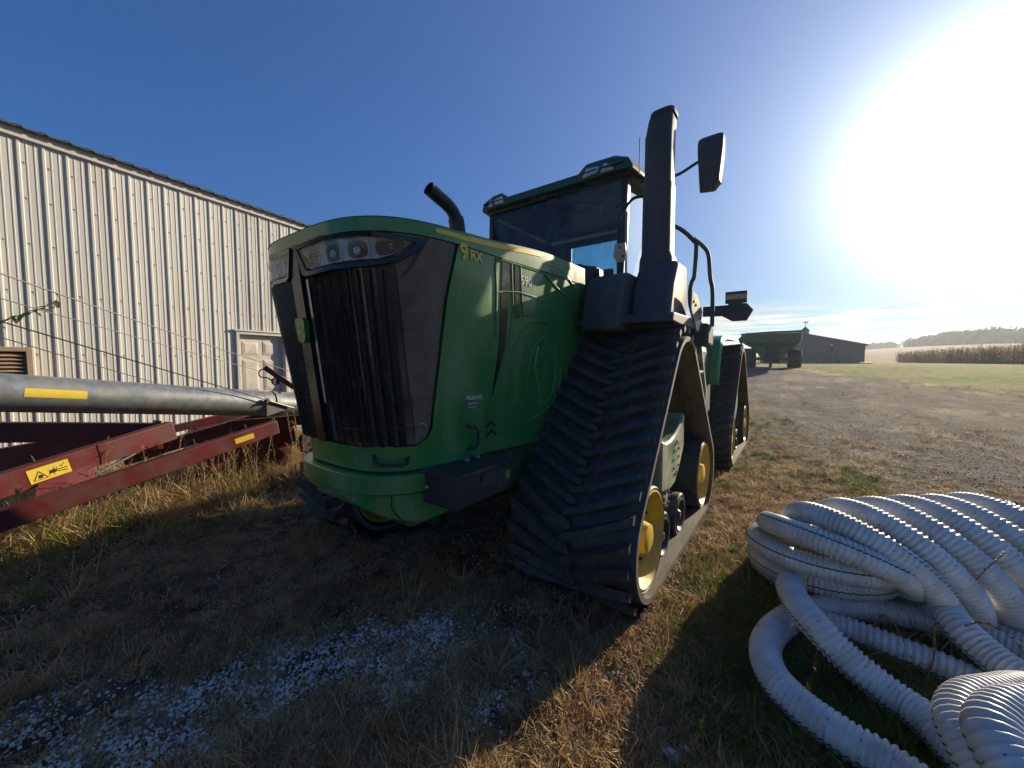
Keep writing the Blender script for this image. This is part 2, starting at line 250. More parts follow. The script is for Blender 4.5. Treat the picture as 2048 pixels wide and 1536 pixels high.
# ------------------------------------------------------------------ object helpers
def tag(o, label=None, cat=None, group=None, kind=None):
    if label: o['label'] = label
    if cat: o['category'] = cat
    if group: o['group'] = group
    if kind: o['kind'] = kind
    return o
def thing(name, label, cat, loc=(0, 0, 0), rz=0, group=None):
    o = bpy.data.objects.new(name, None); COL.objects.link(o); o.location = loc; o.rotation_euler = (0, 0, rz)
    o.empty_display_size = 0.2
    return tag(o, label, cat, group)
class MB:
    """collects vertices and faces of ONE part"""
    def __init__(s): s.v = []; s.f = []
    def add(s, v, f):
        k = len(s.v); s.v += [tuple(p) for p in v]; s.f += [tuple(i + k for i in q) for q in f]; return s
    def box(s, lo, hi, M4=None):
        x0, y0, z0 = lo; x1, y1, z1 = hi
        v = [(x0, y0, z0), (x1, y0, z0), (x1, y1, z0), (x0, y1, z0), (x0, y0, z1), (x1, y0, z1), (x1, y1, z1), (x0, y1, z1)]
        if M4 is not None: v = [M4 @ Vector(p) for p in v]
        return s.add(v, [(3, 2, 1, 0), (4, 5, 6, 7), (0, 1, 5, 4), (1, 2, 6, 5), (2, 3, 7, 6), (3, 0, 4, 7)])
    def cyl(s, p0, p1, r0, r1=None, n=20, cap=True):
        r1 = r0 if r1 is None else r1
        p0, p1 = Vector(p0), Vector(p1); d = (p1 - p0).normalized(); a = d.orthogonal().normalized(); b = d.cross(a)
        v = []
        for p, r in ((p0, r0), (p1, r1)):
            for i in range(n):
                t = 2 * math.pi * i / n; v.append(p + a * math.cos(t) * r + b * math.sin(t) * r)
        f = [(i, (i + 1) % n, n + (i + 1) % n, n + i) for i in range(n)]
        if cap: f += [tuple(reversed(range(n))), tuple(range(n, 2 * n))]
        return s.add(v, f)
    def lathe(s, c, axis, prof, n=32):
        """prof: list of (along axis, radius)"""
        c = Vector(c); d = Vector(axis).normalized(); a = d.orthogonal().normalized(); b = d.cross(a); v = []
        for h, r in prof:
            for i in range(n):
                t = 2 * math.pi * i / n; v.append(c + d * h + (a * math.cos(t) + b * math.sin(t)) * r)
        f = []
        for k in range(len(prof) - 1):
            for i in range(n): f.append((k * n + i, k * n + (i + 1) % n, (k + 1) * n + (i + 1) % n, (k + 1) * n + i))
        f += [tuple(reversed(range(n))), tuple(range((len(prof) - 1) * n, len(prof) * n))]
        return s.add(v, f)
    def tube(s, pts, r, n=10, cap=True):
        pts = [Vector(p) for p in pts]; v = []; up = None
        rr = r if isinstance(r, (list, tuple)) else [r] * len(pts)
        for k, p in enumerate(pts):
            d = (pts[min(k + 1, len(pts) - 1)] - pts[max(k - 1, 0)]).normalized()
            if up is None: up = d.orthogonal().normalized()
            up = (up - d * up.dot(d)).normalized(); b = d.cross(up)
            for i in range(n):
                t = 2 * math.pi * i / n; v.append(p + (up * math.cos(t) + b * math.sin(t)) * rr[k])
        f = []
        for k in range(len(pts) - 1):
            for i in range(n): f.append((k * n + i, k * n + (i + 1) % n, (k + 1) * n + (i + 1) % n, (k + 1) * n + i))
        if cap: f += [tuple(reversed(range(n))), tuple(range((len(pts) - 1) * n, len(pts) * n))]
        return s.add(v, f)
    def prism(s, poly, vec):
        """poly: 3D loop, extruded by vec"""
        n = len(poly); vec = Vector(vec); a = [Vector(p) for p in poly]; b = [p + vec for p in a]
        return s.add(a + b, [tuple(reversed(range(n))), tuple(range(n, 2 * n))] + [(i, (i + 1) % n, n + (i + 1) % n, n + i) for i in range(n)])
    def beam(s, p0, p1, w, h, up=(0, 0, 1)):
        p0, p1 = Vector(p0), Vector(p1); d = (p1 - p0).normalized(); x = d.cross(Vector(up)).normalized(); z = x.cross(d)
        q = [x * (-w / 2) + z * (-h / 2), x * (w / 2) + z * (-h / 2), x * (w / 2) + z * (h / 2), x * (-w / 2) + z * (h / 2)]
        return s.add([p0 + k for k in q] + [p1 + k for k in q], [(3, 2, 1, 0), (4, 5, 6, 7), (0, 1, 5, 4), (1, 2, 6, 5), (2, 3, 7, 6), (3, 0, 4, 7)])
    def grid(s, fn, nu, nv, thick=None, closed=False):
        """fn(a,b) -> (outer, inner) points when thick, else outer"""
        o = []; inn = []
        for j in range(nv + 1):
            for i in range(nu + 1):
                p = fn(i / nu, j / nv)
                if thick: o.append(p[0]); inn.append(p[1])
                else: o.append(p)
        w = nu + 1; f = [(j * w + i, j * w + i + 1, (j + 1) * w + i + 1, (j + 1) * w + i) for j in range(nv) for i in range(nu)]
        if thick:
            k = len(o); f2 = [tuple(k + x for x in reversed(q)) for q in f]
            bd = [i for i in range(w)] + [(j + 1) * w - 1 + 0 for j in range(1, nv + 1)]
            ring = [i for i in range(w)] + [j * w + nu for j in range(1, nv + 1)] + [nv * w + i for i in range(nu - 1, -1, -1)] + [j * w for j in range(nv - 1, 0, -1)]
            f3 = [(ring[q], k + ring[q], k + ring[(q + 1) % len(ring)], ring[(q + 1) % len(ring)]) for q in range(len(ring))]
            return s.add(o + inn, f + f2 + f3)
        return s.add(o, f)
    def mesh(s, name, m=None, smooth=True, ang=35):
        me = bpy.data.meshes.new(name); me.from_pydata([tuple(p) for p in s.v], [], s.f); me.validate()
        b = bmesh.new(); b.from_mesh(me); bmesh.ops.recalc_face_normals(b, faces=b.faces); b.to_mesh(me); b.free()
        if m: me.materials.append(m)
        if smooth:
            me.polygons.foreach_set('use_smooth', [True] * len(me.polygons)); me.set_sharp_from_angle(angle=R(ang))
        return me
    def build(s, name, m, parent=None, bevel=0, smooth=True, ang=35, label=None):
        o = bpy.data.objects.new(name, s.mesh(name, m, smooth, ang)); COL.objects.link(o)
        if parent: o.parent = parent
        if bevel:
            bv = o.modifiers.new('bevel', 'BEVEL'); bv.width = bevel; bv.segments = 2; bv.limit_method = 'ANGLE'; bv.angle_limit = R(40)
        if label: o['label'] = label
        return o
def linkmesh(name, me, parent=None, M4=None):
    o = bpy.data.objects.new(name, me); COL.objects.link(o)
    if parent: o.parent = parent
    if M4 is not None: o.matrix_basis = M4
    return o
def catmull(pts, n=12):
    P = [Vector(p) for p in pts]; P = [P[0] * 2 - P[1]] + P + [P[-1] * 2 - P[-2]]; out = []
    for k in range(1, len(P) - 2):
        for i in range(n):
            t = i / n; a, b, c, d = P[k - 1], P[k], P[k + 1], P[k + 2]
            out.append(0.5 * ((2 * b) + (c - a) * t + (2 * a - 5 * b + 4 * c - d) * t * t + (3 * b - a - 3 * c + d) * t ** 3))
    out.append(P[-2]); return out
def text_mesh(s, size, bold=0.0, extrude=0.0):
    c = bpy.data.curves.new('lettering', 'FONT'); c.body = s; c.size = size; c.offset = bold; c.extrude = extrude; c.resolution_u = 3
    o = bpy.data.objects.new('lettering', c); COL.objects.link(o)
    dg = bpy.context.evaluated_depsgraph_get(); me = bpy.data.meshes.new_from_object(o.evaluated_get(dg)); bpy.data.objects.remove(o); return me

# ------------------------------------------------------------------ terrain
def ss(a, b, x):
    t = np.clip((x - a) / (b - a), 0, 1); return t * t * (3 - 2 * t)
def H(x, y):
    x = np.asarray(x, float); y = np.asarray(y, float)
    dx = x - 2.35; dy = y + 2.18; r = np.hypot(dx, dy)
    az = (np.degrees(np.arctan2(dx, dy)) + 36.4 + 180) % 360 - 180
    m = ss(8, 24, az) * (1 - ss(110, 150, az))
    s = .015 + .027 * ss(28, 53, az)
    h = 1.25 * ss(6, 46, r) + np.clip(r - 140, 0, 360) * s
    dip = -.07 * ss(-.3, -.9, x) * ss(-3.3, -2.4, x) * ss(-1.6, -.5, y) * (1 - ss(6.8, 8, y))
    return h * m + dip
_perm = rng.permutation(512); _perm = np.concatenate([_perm, _perm]); _val = rng.random(1024)
def vnoise(x, y):
    xi = np.floor(x).astype(int); yi = np.floor(y).astype(int); xf = x - xi; yf = y - yi
    u = xf * xf * (3 - 2 * xf); w = yf * yf * (3 - 2 * yf)
    def h(a, b): return _val[_perm[(_perm[a % 512] + b) % 512]]
    return (h(xi, yi) * (1 - u) + h(xi + 1, yi) * u) * (1 - w) + (h(xi, yi + 1) * (1 - u) + h(xi + 1, yi + 1) * u) * w
def fbm(x, y, o=4):
    s = 0; a = .5; t = 0
    for k in range(o): s = s + a * vnoise(x * 2 ** k + 17 * k, y * 2 ** k + 31 * k); t += a; a *= .55
    return s / t
def seg_d(x, y, pts):
    """distance to a polyline"""
    d = np.full(np.shape(x), 1e9)
    for (ax, ay), (bx, by) in zip(pts[:-1], pts[1:]):
        vx, vy = bx - ax, by - ay; t = np.clip(((x - ax) * vx + (y - ay) * vy) / (vx * vx + vy * vy), 0, 1)
        d = np.minimum(d, np.hypot(x - ax - t * vx, y - ay - t * vy))
    return d
def micro(x, y):
    r = np.hypot(x - 2.35, y + 2.18)
    return ((fbm(x * 2.1, y * 2.1, 4) - .5) * .07 + (fbm(x * 11, y * 11, 3) - .5) * .022) * (1 - ss(20, 60, r))
def G(x, y):
    return float(H(x, y) + micro(np.array([float(x)]), np.array([float(y)]))[0] * flatten(np.array([float(x)]), np.array([float(y)]))[0])
def flatten(x, y):
    """the ground is pressed flat under the tracks and the auger wheel"""
    k = np.ones(np.shape(x))
    for x0, x1, y0, y1 in ((.65, 1.72, 0, 2.7), (-1.78, -.76, -.3, 2.5), (.65, 1.72, 4.1, 6.9), (-2.12, -1.1, 4.1, 6.9)):
        dd = np.maximum(np.maximum(x0 - x, x - x1), np.maximum(y0 - y, y - y1)); k = np.minimum(k, ss(0, .3, dd))
    return k
LAWN = [(-6, 52), (-1.5, 43), (2.6, 34), (3.64, 30.1), (5.98, 25.9), (7.6, 21.7), (9.1, 20.3), (14, 17.5), (40, 10)]
def lawn_side(x, y):
    """>0 beyond the near edge of the lawn"""
    lx = np.array([p[0] for p in LAWN]); ly = np.array([p[1] for p in LAWN]); return y - np.interp(x, lx, ly)
WHITE = [(-.35, -2.35), (.05, -1.85), (.25, -1.45), (.5, -1.05), (.62, -.75), (.7, -.6)]
WHITE2 = [(1.98, -.55), (2.02, -.25), (1.9, .1)]
WHITE3 = [(.45, -1.75), (.8, -1.25), (.95, -.85)]
def zones(x, y):
    """weights: lawn, gravel, green, orange dry, white stone, field"""
    n1 = fbm(x * .55 + 3, y * .55, 5); n2 = fbm(x * 1.9 + 9, y * 1.9 + 4, 4); r = np.hypot(x - 2.35, y + 2.18)
    az = (np.degrees(np.arctan2(x - 2.35, y + 2.18)) + 36.4 + 180) % 360 - 180
    ls = lawn_side(x, y) + (n1 - .5) * 4
    field = ss(86, 90, r + (n1 - .5) * 4)
    lawn = ss(-.3, .8, ls) * (1 - field) * ss(24, 30, az + (n2 - .5) * 3)
    # gravel drive: a band from the near right to the grain cart, wide beside the tractor
    cxl = np.interp(y, [3, 8, 14, 32, 60], [9.5, 5.6, 4.2, .8, -3]); wdt = np.interp(y, [3, 8, 14, 32, 60], [4.2, 3.6, 3.2, 3.2, 3.0])
    gravel = (1 - ss(wdt - .9, wdt + .9, np.abs(x - cxl) + (n1 - .5) * 2.6 + (n2 - .5) * 1.0)) * ss(3.4, 6.2, y + (n2 - .5) * 2) * (1 - lawn) * (1 - field)
    green = ss(.52, .64, n2 * .5 + n1 * .5 + .12 * ss(2.5, 4.5, y) * (1 - ss(5.5, 8, y)) - .25 * ss(.9, .0, y)) * (x > 1.2) * (1 - gravel) * (1 - lawn)
    green = np.maximum(green, ss(.5, .2, np.hypot(x - 2.15, y - 1.25) / .9 + (n2 - .5)) * .9)
    orange = (1 - ss(.9, 1.6, np.hypot((x - 1.8) / 1.2, (y - 1.0) / 3.8) + (n2 - .5))) * (1 - green) * (1 - gravel)
    w = np.maximum.reduce([1 - ss(.06, .52, seg_d(x, y, WHITE) + (n2 - .5) * 1.1), (1 - ss(.06, .22, seg_d(x, y, WHITE2) + (n2 - .5) * .4)) * .7,
                           (1 - ss(.05, .5, seg_d(x, y, WHITE3) + (n2 - .5) * 1.1)) * .6, .42 * ss(.55, .68, n2) * ss(2.6, 1.6, np.hypot(x - .6, y + .6)), 1 - ss(.16, .3, np.hypot(x - .62, y + .68) + (n2 - .5) * .2)])
    return lawn, gravel, green, orange, w, field, n1, n2, r, az
def build_ground():
    rad = [0.0] + list(0.25 * 1.0315 ** np.arange(0, 290)); rad = np.array(rad)
    azs = np.concatenate([np.arange(-72, 72, .42), np.arange(72, 288, 3.0)])
    a = np.radians(azs - 36.4)
    na, nr = len(a), len(rad)
    X = 2.35 + rad[:, None] * np.sin(a)[None]; Y = -2.18 + rad[:, None] * np.cos(a)[None]
    Z = H(X, Y) + micro(X, Y) * flatten(X, Y)
    lawn, gravel, green, orange, w, field, n1, n2, r, az = zones(X, Y)
    rows = (np.sin((Y * .8 + X * .6) * 9) * .5 + .5)
    n3 = fbm(X * 7, Y * 7, 4)
    def c(*v): return np.array(v)
    def mix(A, B, t): return A * (1 - t[..., None]) + B * t[..., None]
    col = mix(c(.085, .070, .050), c(.20, .155, .095), ss(.35, .65, n3 * .6 + n2 * .4))      # soil and thatch
    col = mix(col * 1, c(.19, .115, .05) * 1.0 + 0 * col, orange * .75 * ss(.3, .6, n3))
    col = mix(col, c(.075, .105, .022) + 0 * col, green * ss(.3, .55, n3) * .85)
    gcol = mix(c(.125, .115, .108) + 0 * col, c(.22, .185, .135) + 0 * col, ss(.52, .68, n1 * .55 + n3 * .45))
    gcol = mix(gcol, c(.065, .06, .055) + 0 * col, ss(.50, .62, fbm(X * 1.3 + 40, Y * 1.3, 4)) * .6)
    rut = fbm((X + Y * .18) * 2.2 + 3 * np.sin(Y * .12), Y * .22 + 7, 4)
    gcol = mix(gcol, c(.060, .052, .045) + 0 * col, ss(.5, .62, rut) * .7)
    gcol = mix(gcol, c(.30, .25, .17) + 0 * col, ss(.56, .68, fbm(X * .9 + 3, Y * .5 + 20, 5)) * .7)
    col = mix(col, gcol, gravel)
    lcol = mix(c(.13, .19, .03) + 0 * col, c(.20, .20, .05) + 0 * col, ss(.38, .66, fbm(X * .35, Y * .35, 5)))
    lcol = mix(lcol, c(.24, .20, .10) + 0 * col, ss(.6, .75, fbm(X * 1.5, Y * 1.5 + 8, 4)) * .5)
    col = mix(col, lcol, lawn)
    # pale straw verge along the near edge of the lawn
    ls = lawn_side(X, Y) + (n1 - .5) * 4
    verge = ss(-3.4, -1.0, ls) * (1 - ss(-.2, .8, ls)) * ss(18, 30, az) * (1 - field)
    col = mix(col, mix(c(.11, .095, .05) + 0 * col, c(.52, .46, .27) + 0 * col, ss(.48, .62, fbm(X * 1.0 + 5, Y * 3.0, 4))), verge * .9)
    col = mix(col, c(.42, .42, .40) + 0 * col, w * ss(.35, .6, n3) * .35)
    fcol = mix(c(.26, .175, .10) + 0 * col, c(.19, .135, .085) + 0 * col, ss(.4, .6, fbm(X * .05, Y * .2, 4)))
    col = mix(col, fcol, field)
    v = np.stack([X, Y, Z], -1).reshape(-1, 3)
    idx = np.arange(nr * na).reshape(nr, na); nx = np.roll(idx, -1, 1)
    f = np.stack([idx[:-1], nx[:-1], nx[1:], idx[1:]], -1).reshape(-1, 4)[:, ::-1]
    me = bpy.data.meshes.new('ground'); me.vertices.add(len(v)); me.vertices.foreach_set('co', v.ravel())
    me.loops.add(f.size); me.loops.foreach_set('vertex_index', f.ravel().astype(np.int32))
    me.polygons.add(len(f)); me.polygons.foreach_set('loop_start', np.arange(0, f.size, 4, dtype=np.int32)); me.polygons.foreach_set('loop_total', np.full(len(f), 4, np.int32))
    me.update(); me.validate()
    ca = me.color_attributes.new('soil', 'FLOAT_COLOR', 'POINT')
    ca.data.foreach_set('color', np.concatenate([col.reshape(-1, 3), np.ones((len(v), 1))], 1).ravel())
    me.polygons.foreach_set('use_smooth', [True] * len(me.polygons))
    m = bpy.data.materials.new('field_ground'); m.use_nodes = True; n, l = m.node_tree.nodes, m.node_tree.links; b = n['Principled BSDF']
    b.inputs['Roughness'].default_value = .95; b.inputs['Specular IOR Level'].default_value = .15
    at = n.new('ShaderNodeAttribute'); at.attribute_name = 'soil'
    g = n.new('ShaderNodeNewGeometry')
    no = n.new('ShaderNodeTexNoise'); no.inputs['Scale'].default_value = 26; no.inputs['Detail'].default_value = 8; no.inputs['Roughness'].default_value = .7; l.new(g.outputs['Position'], no.inputs[0])
    no2 = n.new('ShaderNodeTexNoise'); no2.inputs['Scale'].default_value = 2.6; no2.inputs['Detail'].default_value = 10; no2.inputs['Roughness'].default_value = .72; l.new(g.outputs['Position'], no2.inputs[0])
    ad = n.new('ShaderNodeMath'); ad.operation = 'ADD'; l.new(no.outputs[0], ad.inputs[0]); l.new(no2.outputs[0], ad.inputs[1])
    mr = n.new('ShaderNodeMapRange'); mr.inputs[1].default_value = .65; mr.inputs[2].default_value = 1.35; mr.inputs[3].default_value = .22; mr.inputs[4].default_value = 1.95; l.new(ad.outputs[0], mr.inputs[0])
    no3 = n.new('ShaderNodeTexNoise'); no3.inputs['Scale'].default_value = .45; no3.inputs['Detail'].default_value = 12; no3.inputs['Roughness'].default_value = .75; l.new(g.outputs['Position'], no3.inputs[0])
    mp3 = n.new('ShaderNodeMapping'); mp3.inputs['Rotation'].default_value = (0, 0, R(8)); mp3.inputs['Scale'].default_value = (2.4, .22, 1); l.new(g.outputs['Position'], mp3.inputs[0])
    no4 = n.new('ShaderNodeTexNoise'); no4.inputs['Scale'].default_value = 1.3; no4.inputs['Detail'].default_value = 10; no4.inputs['Roughness'].default_value = .7; l.new(mp3.outputs[0], no4.inputs[0])
    ad3 = n.new('ShaderNodeMath'); ad3.operation = 'ADD'; l.new(no3.outputs[0], ad3.inputs[0]); l.new(no4.outputs[0], ad3.inputs[1])
    mr3 = n.new('ShaderNodeMapRange'); mr3.inputs[1].default_value = .72; mr3.inputs[2].default_value = 1.28; mr3.inputs[3].default_value = .45; mr3.inputs[4].default_value = 1.6; l.new(ad3.outputs[0], mr3.inputs[0])
    mm = n.new('ShaderNodeMath'); mm.operation = 'MULTIPLY'; l.new(mr.outputs[0], mm.inputs[0]); l.new(mr3.outputs[0], mm.inputs[1])
    sc = n.new('ShaderNodeVectorMath'); sc.operation = 'SCALE'; l.new(at.outputs['Color'], sc.inputs[0]); l.new(mm.outputs[0], sc.inputs['Scale'])
    l.new(sc.outputs[0], b.inputs['Base Color'])
    bp = n.new('ShaderNodeBump'); bp.inputs['Strength'].default_value = .95; bp.inputs['Distance'].default_value = .09; l.new(ad.outputs[0], bp.inputs['Height']); l.new(bp.outputs[0], b.inputs['Normal'])
    me.materials.append(m)
    o = bpy.data.objects.new('ground', me); COL.objects.link(o); tag(o, kind='structure')
    return o
build_ground()

# ------------------------------------------------------------------ shed with ribbed cream steel wall
WAZ = 26.5 - YAW; WD = Vector((math.sin(R(WAZ)), math.cos(R(WAZ)), 0)); WN = Vector((WD.y, -WD.x, 0))      # along the wall, out of the wall
W0 = Vector((CAM.x, CAM.y, 0)) - WN * 8.5                     # foot of the perpendicular from the camera
def wp(s, o, z): return W0 + WD * s + WN * o + Vector((0, 0, z))
EAVE = 4.70
shed = thing('storage_shed', 'long storage shed with cream ribbed steel wall and a white panelled door beyond the auger', 'shed', wp(5, 0, 0))
shed_inv = Matrix.Translation(-Vector(shed.location))
def sb(mb, name, m, **k):
    o = mb.build(name, m, None, **k); o.parent = shed; o.matrix_basis = shed_inv; return o
PITCHR = 0.2286
def wall_profile(s0, s1):
    """ribbed panel outline (s, out): trapezoid ribs every 229 mm with two low ribs between"""
    pts = []; k0 = math.floor(s0 / PITCHR) - 1; k1 = math.ceil(s1 / PITCHR) + 1
    for k in range(k0, k1):
        b = k * PITCHR
        for ds, o in ((0.0, 0), (.014, .017), (.036, .017), (.050, 0), (.092, 0), (.097, .005), (.107, .005), (.112, 0), (.166, 0), (.171, .005), (.181, .005), (.186, 0)):
            pts.append((b + ds, o))
    out = [(s0, 0)] + [p for p in pts if s0 + 1e-4 < p[0] < s1 - 1e-4] + [(s1, 0)]
    return out
DS0, DS1, DZ = 4.50, 5.56, 2.26
panels = []
s = -3.66
k = 0
while s < 14.6:
    e = s + 4 * PITCHR
    segs = [(s, e, 0.12, EAVE)]
    if s < DS0 < e: segs = [(s, DS0, .12, EAVE), (DS0, e, DZ, EAVE)]
    elif s < DS1 < e: segs = [(s, DS1, DZ, EAVE), (DS1, e, .12, EAVE)]
    elif DS0 <= s and e <= DS1: segs = [(s, e, DZ, EAVE)]
    mb = MB()
    for a, b2, z0, z1 in segs:
        pr = wall_profile(a, b2 - .002)
        off = .0015 * (k % 2)
        n = len(pr)
        v = [wp(p, o + off, z0) for p, o in pr] + [wp(p, o + off, z1) for p, o in pr]
        mb.add(v, [(i, i + 1, n + i + 1, n + i) for i in range(n - 1)])
    o = sb(mb, 'wall_panel', M['wall'], smooth=False)
    s = e; k += 1
mb = MB()
rows = [.45, 1.75, 2.62, 3.30, 3.92, 4.40]
for z in rows:
    for k in range(-15, 62):
        sc0 = k * PITCHR + .075
        if DS0 - .1 < sc0 < DS1 + .1 and z < DZ + .1: continue
        mb.lathe(wp(sc0, .001, z + rng.uniform(-.01, .01)), WN, [(0, .010), (.004, .010), (.008, .005)], 6)
        mb.add([wp(sc0 - .004, .0022, z), wp(sc0 + .004, .0022, z), wp(sc0 + .001, .0022, z - .05)], [(0, 1, 2)])
sc_o = sb(mb, 'wall_screws', M['tan'], smooth=False); sc_o['kind'] = 'stuff'
mb = MB(); a = wp(-3.8, 0, 0)
def wbox(mb, s0, s1, o0, o1, z0, z1):
    v = [wp(x, o, z) for z in (z0, z1) for x, o in ((s0, o0), (s1, o0), (s1, o1), (s0, o1))]
    return mb.add(v, [(0, 1, 2, 3), (4, 5, 6, 7), (0, 1, 5, 4), (1, 2, 6, 5), (2, 3, 7, 6), (3, 0, 4, 7)])
sb(wbox(MB(), -3.7, 14.7, .002, .06, EAVE + .002, EAVE + .13), 'fascia_board', M['trim'])
sb(wbox(MB(), -3.66, 14.6, -.02, .012, -.1, .118), 'base_trim', M['concrete'])
b = MB(); wbox(b, -3.6, 14.6, -12.3, -12.2, 0, EAVE); wbox(b, -3.66, -3.56, -12.2, -.02, 0, EAVE); wbox(b, 14.5, 14.6, -12.2, -.02, 0, EAVE)
sb(b, 'far_walls', M['wall'], smooth=False)
# roof: ribbed dark steel on a 4:12 gable, its lower edge showing as a wavy line over the fascia
for sg, nm in ((0, 'roof_slope'), (1, 'roof_slope')):
    mb = MB(); n = 0; v = []
    for q in range(-17, 65):
        for ds, h in ((0, 0), (.02, .018), (.045, .018), (.065, 0), (.14, 0), (.15, .005), (.165, 0)):
            v.append((q * .2286 + ds, h))
    n = len(v)
    if sg == 0: oo = ((.14, EAVE + .125), (-6.12, EAVE + 2.2))
    else: oo = ((-6.13, EAVE + 2.2), (-12.45, EAVE + .125))
    pts = [wp(sv, oo[0][0], oo[0][1] + h) for sv, h in v] + [wp(sv, oo[1][0], oo[1][1] + h) for sv, h in v] + [wp(sv, oo[0][0], oo[0][1] + h - .02) for sv, h in v]
    mb.add(pts, [(i, i + 1, n + i + 1, n + i) for i in range(n - 1)] + [(i, i + 1, 2 * n + i + 1, 2 * n + i) for i in range(n - 1)])
    sb(mb, nm, M['roofm'], smooth=False)
# door: frame, leaf with six raised-and-fielded panels
fr = MB(); wbox(fr, DS0, DS0 + .055, -.12, .045, .05, DZ); wbox(fr, DS1 - .055, DS1, -.12, .045, .05, DZ); wbox(fr, DS0 + .055, DS1 - .055, -.12, .045, DZ - .06, DZ)
wbox(fr, DS0 - .05, DS1 + .05, .012, .07, DZ + .001, DZ + .035)
dfo = sb(fr, 'door_frame', M['trim'], bevel=.004)
leaf = MB(); wbox(leaf, DS0 + .058, DS1 - .058, -.118, -.075, .08, DZ - .063)
dl = sb(leaf, 'door', M['door'])
w = (DS1 - DS0 - .116 - .30) / 2
for cxk in range(2):
    s0 = DS0 + .058 + .10 + cxk * (w + .10)
    for z0, z1 in ((1.78, 2.06), (1.02, 1.68), (.28, .90)):
        mb = MB()
        wbox(mb, s0, s0 + w, -.0748, -.068, z0, z1)
        v = [wp(s0 + dx, -.068 + o, z) for (dx, z, o) in ((.0, z0, 0), (w, z0, 0), (w, z1, 0), (0, z1, 0), (.05, z0 + .05, .012), (w - .05, z0 + .05, .012), (w - .05, z1 - .05, .012), (.05, z1 - .05, .012))]
        mb.add(v, [(0, 1, 5, 4), (1, 2, 6, 5), (2, 3, 7, 6), (3, 0, 4, 7), (4, 5, 6, 7)])
        o = mb.build('door_panel', M['door'], smooth=False); o.parent = dl
mb = MB(); mb.lathe(wp(DS1 - .12, -.073, 1.02), WN, [(0, .032), (.01, .032), (.012, .012), (.045, .012), (.05, .028), (.075, .026), (.08, .01)], 16)
o = mb.build('door_knob', M['steel']); o.parent = dl
# tan louvred vent box on the wall
vb = thing('wall_vent', 'tan louvred metal vent box on the cream wall behind the grey auger tube', 'vent', wp(1.45, .03, 1.5))
vinv = Matrix.Translation(-Vector(vb.location))
def vv(mb, name, m, **k):
    o = mb.build(name, m, None, **k); o.parent = vb; o.matrix_basis = vinv; return o
b = MB(); wbox(b, 1.0, 1.06, .024, .26, 1.22, 1.84); wbox(b, 1.74, 1.80, .024, .26, 1.22, 1.84); wbox(b, 1.06, 1.74, .024, .26, 1.78, 1.84); wbox(b, 1.06, 1.74, .024, .26, 1.22, 1.28); wbox(b, 1.06, 1.74, .024, .05, 1.28, 1.78)
vv(b, 'housing', M['tan'], bevel=.006)
for q in range(9):
    z = 1.30 + q * .052
    mb = MB(); mb.add([wp(1.061, .245, z), wp(1.739, .245, z), wp(1.739, .19, z + .038), wp(1.061, .19, z + .038), wp(1.061, .241, z - .004), wp(1.739, .241, z - .004), wp(1.739, .186, z + .034), wp(1.061, .186, z + .034)],
                      [(0, 1, 2, 3), (7, 6, 5, 4), (0, 4, 5, 1), (1, 5, 6, 2), (2, 6, 7, 3), (3, 7, 4, 0)])
    vv(mb, 'louvre', M['tan'], smooth=False)

# ------------------------------------------------------------------ grain auger parked along the wall
aug = thing('grain_auger', 'grain auger with galvanised tube on a dark red frame parked beside the cream shed', 'auger', (-3.4, 0, 0))
ainv = Matrix.Translation(-Vector(aug.location))
def ag(mb, name, m, **k):
    o = mb.build(name, m, None, **k); o.parent = aug; o.matrix_basis = ainv; return o
TA, TB = Vector((-3.16, -2.14, 1.38)), Vector((-3.52, .15, 1.05)); td = (TB - TA).normalized()
T0 = TA - td * 3.2; T1 = TB + td * 1.9
ag(MB().tube([T0, TA, TB - td * .02], .168, 40), 'main_tube', M['galv'])
ag(MB().tube([TB, T1], .160, 40), 'lower_tube', M['galv'])
mb = MB()
for t in (0.0,): mb.tube([TB - td * .05, TB + td * .03], .18, 40)
ag(mb, 'tube_flange', M['galv'])
mb = MB(); x = td.cross(Vector((0, 0, 1))).normalized()
mb.beam(TB + td * .04 + Vector((0, 0, .12)), TB + td * 1.7 + Vector((0, 0, .12)), .20, .12)
ag(mb, 'tube_cover', M['galv'], bevel=.006)
mb = MB(); side = TB - td * .20 + x * .175
mb.prism([side + Vector((0, 0, .06)), side + td * .28 + Vector((0, 0, -.01)), side + td * .28 + Vector((0, 0, -.06)), side + Vector((0, 0, -.16))], x * .012)
ag(mb, 'cable_bracket', M['steel'])
mb = MB(); mb.lathe(side + x * .012 + Vector((0, 0, .05)), x, [(0, .035), (.02, .035), (.02, .018), (.05, .018)], 14); mb.cyl(side + x * .03 + Vector((0, 0, .05)), side + x * .03 + td * .36 + Vector((0, 0, -.04)), .012)
ag(mb, 'turnbuckle', M['steel'])
def dec(mb, name, m, **k): return ag(mb, name, m, **k)
def curved_label(c0, c1, r, a0, a1, name, m):
    d = (c1 - c0).normalized(); sx = d.cross(Vector((0, 0, 1))).normalized(); zz = sx.cross(d)
    mb = MB(); mb.grid(lambda a, b: c0.lerp(c1, a) + (sx * math.cos(R(a0 + (a1 - a0) * b)) + zz * math.sin(R(a0 + (a1 - a0) * b))) * r, 2, 6)
    return ag(mb, name, m)
curved_label(TA + td * .10, TA + td * .48, .1695, -8, 18, 'yellow_label', M['yellow_decal'])
